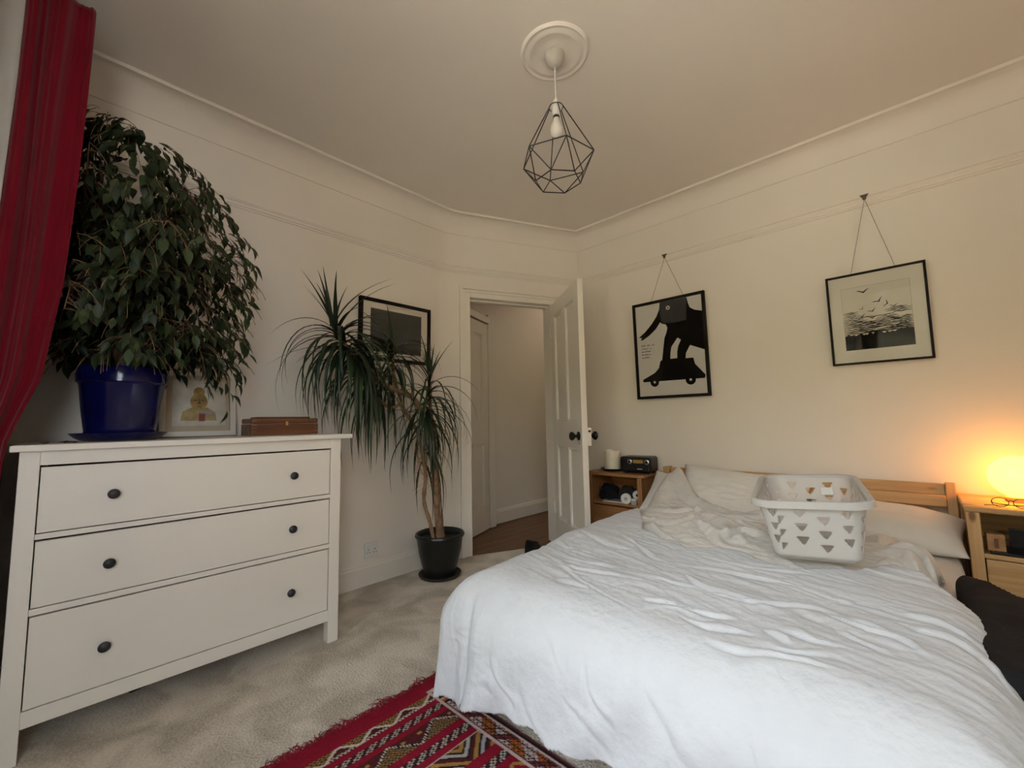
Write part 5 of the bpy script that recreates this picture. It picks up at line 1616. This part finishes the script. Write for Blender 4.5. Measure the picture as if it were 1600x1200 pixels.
part('globe', MB().lathe([(0.034, 0.022)] + [(0.090 * math.sin(a), 0.108 - 0.090 * math.cos(a)) for a in np.linspace(0.32, math.pi - 0.02, 26)], 44), lamp_mat(), lp, smooth=180)
gl = thing('eyeglasses', 'folded thin-framed eyeglasses on the right bedside table', 'glasses', (0.268, 2.678, 0.6105), -0.06)
for x_ in (-0.030, 0.030):
    part('lens', MB().tube([(x_ + 0.024 * math.cos(a), 0.004 * math.sin(a), 0.020 + 0.018 * math.sin(a)) for a in np.linspace(0, 2 * math.pi, 25)], 0.0017, 6), M['bronze'], gl, smooth=60)
part('bridge', MB().tube([(-0.007, 0, 0.026), (0, -0.002, 0.030), (0.007, 0, 0.026)], 0.0016, 6), M['bronze'], gl, smooth=60)
for s_ in (-1, 1):
    part('temple', MB().tube([(0.054 * s_, 0, 0.024), (0.050 * s_, 0.006, 0.014), (-0.05 * s_, 0.014, 0.004), (-0.075 * s_, 0.016, 0.002)], 0.0017, 6), M['bronze'], gl, smooth=60)
sb = thing('small_box', 'small orange-brown carton standing on the shelf of the right bedside table', 'box', (0.212, 2.680, 0.432), 0.1)
part('carton', MB().box(-0.026, 0.026, -0.018, 0.018, 0, 0.068), nmat('tan_card', (0.42, 0.24, 0.10), 0.6, col2=(0.30, 0.15, 0.06), vscale=40), sb, bevel=0.002)
part('label_print', MB().box(-0.006, 0.006, -0.0188, -0.0178, 0.012, 0.050), nmat('brown_print', (0.14, 0.05, 0.02), 0.6), sb)
bo = thing('black_tray', 'flat black tray lying on the shelf of the right bedside table', 'tray', (0.365, 2.72, 0.422))
part('tray', MB().box(-0.172, 0.172, -0.075, 0.080, 0, 0.010), M['black'], bo, bevel=0.003)
b2 = thing('notebook', 'thick black notebook standing behind the small carton', 'book', (0.395, 2.790, 0.432), 0.02)
part('cover', MB().box(-0.13, 0.13, 0.0, 0.003, 0, 0.072).box(-0.13, 0.13, 0.027, 0.030, 0, 0.072), M['black'], b2)
part('pages', MB().box(-0.128, 0.128, 0.003, 0.027, 0.002, 0.069), M['paper'], b2)

# ------------------------------------------------------------------ black garment heaped at the bed's right side
gxx = np.arange(-0.20, 0.62, 0.008); gyy = np.arange(-0.58, 0.62, 0.008)
X, Y = np.meshgrid(gxx, gyy)
ang = math.radians(0)
hx0, hx1, hy = 0.040, 0.36, 0.38
ax_ = np.maximum(-X + 0.0 - hx0 * 0, 0) ; 
qx = np.maximum(np.abs(X - 0.19) - 0.15, 0); qy = np.maximum(np.abs(Y) - 0.36, 0)
d = np.hypot(qx, qy)
rr = 0.05
th = np.minimum(d / rr, math.pi / 2)
hor = rr * np.sin(th); ver = rr * (1 - np.cos(th)) + np.maximum(d - rr * math.pi / 2, 0) * 2.0
ux = np.where(d > 0, qx / np.maximum(d, 1e-9), 0) * np.sign(X - 0.19); uy = np.where(d > 0, qy / np.maximum(d, 1e-9), 0) * np.sign(Y)
hor = hor + np.clip(ver / 0.3, 0, 1) * (0.014 * np.sin(Y * 24) + 0.01 * np.sin(X * 31 + 1))
Xp = np.clip(X, 0.04, 0.34) + ux * hor; Yp = np.clip(Y, -0.36, 0.36) + uy * hor
Zp = 0.470 + 0.012 * fbm(X * 5, Y * 4, 51, 3) + 0.008 * ridged(X * 9, Y * 6, 53, 2) - 0.06 * np.clip(X - 0.15, 0, 1) - 2.5 * np.maximum((Y + 2 * X - 0.40) / 2.236, 0) - ver
keep = (Zp > 0.012)
gm = link('garment', masked_mesh('garment', np.stack([Xp, Yp, Zp], -1), keep), M['darkcloth'], None, smooth=180)
gm.location = (0.075, 1.74, 0.0)
tag(gm, 'black woollen garment heaped beside the bed in front of the right bedside table', 'garment')
sm = gm.modifiers.new('thick', 'SOLIDIFY'); sm.thickness = 0.006; sm.offset = -1

# ------------------------------------------------------------------ kilim rug with red fringe
RX0, RX1, RY0, RY1 = -1.440, 0.60, -0.12, 1.062
st = 0.0037
gx = np.arange(RX0, RX1, st); gy = np.arange(RY0, RY1 + st * 0.5, st)
X, Y = np.meshgrid(gx, gy)
w = X - RX0
cx_, cy_ = np.floor(X / 0.0042), np.floor(Y / 0.0042)
RED = np.array((0.245, 0.010, 0.026)); MAR = np.array((0.085, 0.016, 0.018)); WHT = np.array((0.58, 0.52, 0.44)); BLK = np.array((0.018, 0.015, 0.016)); GLD = np.array((0.36, 0.20, 0.055)); ORG = np.array((0.42, 0.115, 0.02)); PNK = np.array((0.58, 0.42, 0.39)); GRY = np.array((0.40, 0.38, 0.35))
col = np.zeros(X.shape + (3,)) + RED
def setc(mask, c): col[mask] = c
per = 0.52
wm = np.where(w < 0.075, -1, (w - 0.075) % per)
def band(a, b): return (wm >= a) & (wm < b)
def tri(v, p): return np.abs(((v / p) % 1) * 2 - 1)
cell = ((np.floor(X / 0.0063) + np.floor(Y / 0.0063)) % 2 == 0)
# narrow zigzag band of white, dark and gold
m_ = band(0.0, 0.042); q = wm / 0.042; zz = tri(Y, 0.115)
setc(m_, MAR); setc(m_ & (q < zz) & cell, GLD); setc(m_ & (q < zz) & ~cell, BLK)
setc(m_ & (q > 0.75) & cell, WHT)
setc(m_ & (np.abs(q - zz) < 0.13), WHT)
setc(m_ & (q < 0.06), WHT * 0.8)
# speckled bands
for a, b in ((0.066, 0.094), (0.212, 0.240), (0.385, 0.415)):
    m_ = band(a, b); q = (wm - a) / (b - a)
    setc(m_, WHT * 0.8); setc(m_ & ((np.floor(q * 5) + np.floor(Y / 0.0070)) % 2 == 0), BLK)
    setc(m_ & ((np.floor(q * 5) + np.floor(Y / 0.0070)) % 6 == 3), MAR)
# broad band: maroon and gold lozenges edged in white beads
m_ = band(0.116, 0.182); q = (wm - 0.116) / 0.066; zz = tri(Y + 0.03, 0.17)
setc(m_, MAR); setc(m_ & (q > zz), GLD * 0.75); setc(m_ & (q > zz) & cell, BLK * 2)
setc(m_ & (np.abs(q - zz) < 0.11), BLK); setc(m_ & (np.abs(q - zz) < 0.08) & ((np.floor(Y / 0.0042) % 2) == 0), WHT)
setc(m_ & (q <= zz) & (np.hypot((q - 0.3) * 0.066, ((Y + 0.03) % 0.06) - 0.03) < 0.007), GLD)
# broad band of chevrons
m_ = band(0.268, 0.350); q = (wm - 0.268) / 0.082; zz = tri(Y + 0.02, 0.18)
ch_ = ((q - zz) * 5.0) % 4
setc(m_, MAR); setc(m_ & (ch_ < 1), GLD); setc(m_ & (ch_ >= 1) & (ch_ < 1.6), BLK); setc(m_ & (ch_ >= 1.6) & (ch_ < 2.5), GRY); setc(m_ & (ch_ >= 2.5) & (ch_ < 3.0), BLK)
setc(m_ & (np.abs(q - 0.02) < 0.03), WHT * 0.8)
m_ = band(0.44, 0.50); setc(m_ & (np.abs((wm - 0.44) / 0.06 - tri(Y, 0.1)) < 0.14), GLD)
# the long side border with its netted triangles
for yb0, yb1, sg in ((0.975, RY1, 1), (RY0, RY0 + 0.087, -1)):
    m_ = (Y >= yb0) & (Y <= yb1) & (w > 0.058)
    v = (Y - yb0) if sg > 0 else (yb1 - Y)
    big = (np.floor((w + 1.4 * v) / 0.062) % 2) + (np.floor((w - 0.8 * v) / 0.13) % 2) * 0
    setc(m_, ORG); setc(m_ & (big == 1), PNK); setc(m_ & ((np.floor((w - 1.2 * v) / 0.031) % 5) == 2), MAR * 2.0)
    setc(m_ & (w < 0.16) & (((np.floor(w / 0.0126)) % 3) == 0), BLK); setc(m_ & (w < 0.16) & (((np.floor(w / 0.0126)) % 3) == 1) & cell, WHT)
    p_ = 0.0205
    l1 = (np.abs(((w + v) / p_) % 1 - 0.5) < 0.10); l2 = (np.abs(((w - v) / p_) % 1 - 0.5) < 0.10); l3 = (np.abs((v / p_) % 1 - 0.5) < 0.08)
    setc(m_ & (w >= 0.16) & (l1 | l2 | l3), BLK)
    setc(m_ & (v < 0.0085), PNK); setc(m_ & (v > 0.004) & (v < 0.0065) & cell, BLK)
    setc(m_ & (v > 0.061) & (v < 0.067), PNK); setc(m_ & (v > 0.072), BLK)
    setc(m_ & (v > 0.080), MAR * 1.8)
setc(w < 0.058, RED * 0.95)
col *= (0.86 + 0.28 * np.random.default_rng(1).random(X.shape))[..., None]
Zr = 0.007 + 0.0012 * np.sin(cx_ * math.pi) + 0.0008 * np.random.default_rng(2).random(X.shape) + 0.004 * np.clip(fbm(X * 3, Y * 3, 61, 2), 0, 1)
mbm = masked_mesh('rug_weave', np.stack([X, Y, Zr], -1), np.ones(X.shape, bool))
ca = mbm.color_attributes.new('weave', 'FLOAT_COLOR', 'POINT')
ca.data.foreach_set('color', np.concatenate([col.reshape(-1, 3), np.ones((col.shape[0] * col.shape[1], 1))], 1).ravel().astype(np.float32))
rm = bpy.data.materials.new('kilim_wool')
rm.use_nodes = True
_b = rm.node_tree.nodes['Principled BSDF']
_b.inputs['Roughness'].default_value = 0.95; _b.inputs['Specular IOR Level'].default_value = 0.1
_a = rm.node_tree.nodes.new('ShaderNodeAttribute'); _a.attribute_name = 'weave'
rm.node_tree.links.new(_a.outputs['Color'], _b.inputs['Base Color'])
rg = thing('kilim_rug', 'red woven kilim rug with patterned bands and red fringe on the carpet', 'rug')
wv = link('weave', mbm, rm, rg)
sm = wv.modifiers.new('thick', 'SOLIDIFY'); sm.thickness = 0.005; sm.offset = -1
frg = MB()
rk = random.Random(9)
y_ = RY0
while y_ < RY1 - 0.004:
    y_ += rk.uniform(0.0012, 0.0030)
    clump = 0.6 + 0.5 * math.sin(y_ * 62) * math.sin(y_ * 23 + 1)
    L_ = rk.uniform(0.020, 0.052) * max(0.45, clump)
    a = math.pi + rk.uniform(-0.9, 0.9)
    curl = rk.uniform(-4.6, 4.6)
    p = Vector((RX0 + 0.004, y_, 0.006))
    pts = [p.copy()]
    hz = rk.uniform(0.002, 0.012)
    for i in range(6):
        p = p + Vector((math.cos(a), math.sin(a), 0)) * (L_ / 6 * 1.3)
        p.z = 0.004 + hz * math.sin(math.pi * (i + 1) / 6.5)
        a += curl / 6
        pts.append(p.copy())
    frg.tube(pts, 0.0014, 3, cap=False)
tag(part('fringe', frg, nmat('red_wool', (0.30, 0.010, 0.030), 0.9, var=0.25, vscale=60), rg, smooth=180), 'tangled red wool fringe', kind='stuff')
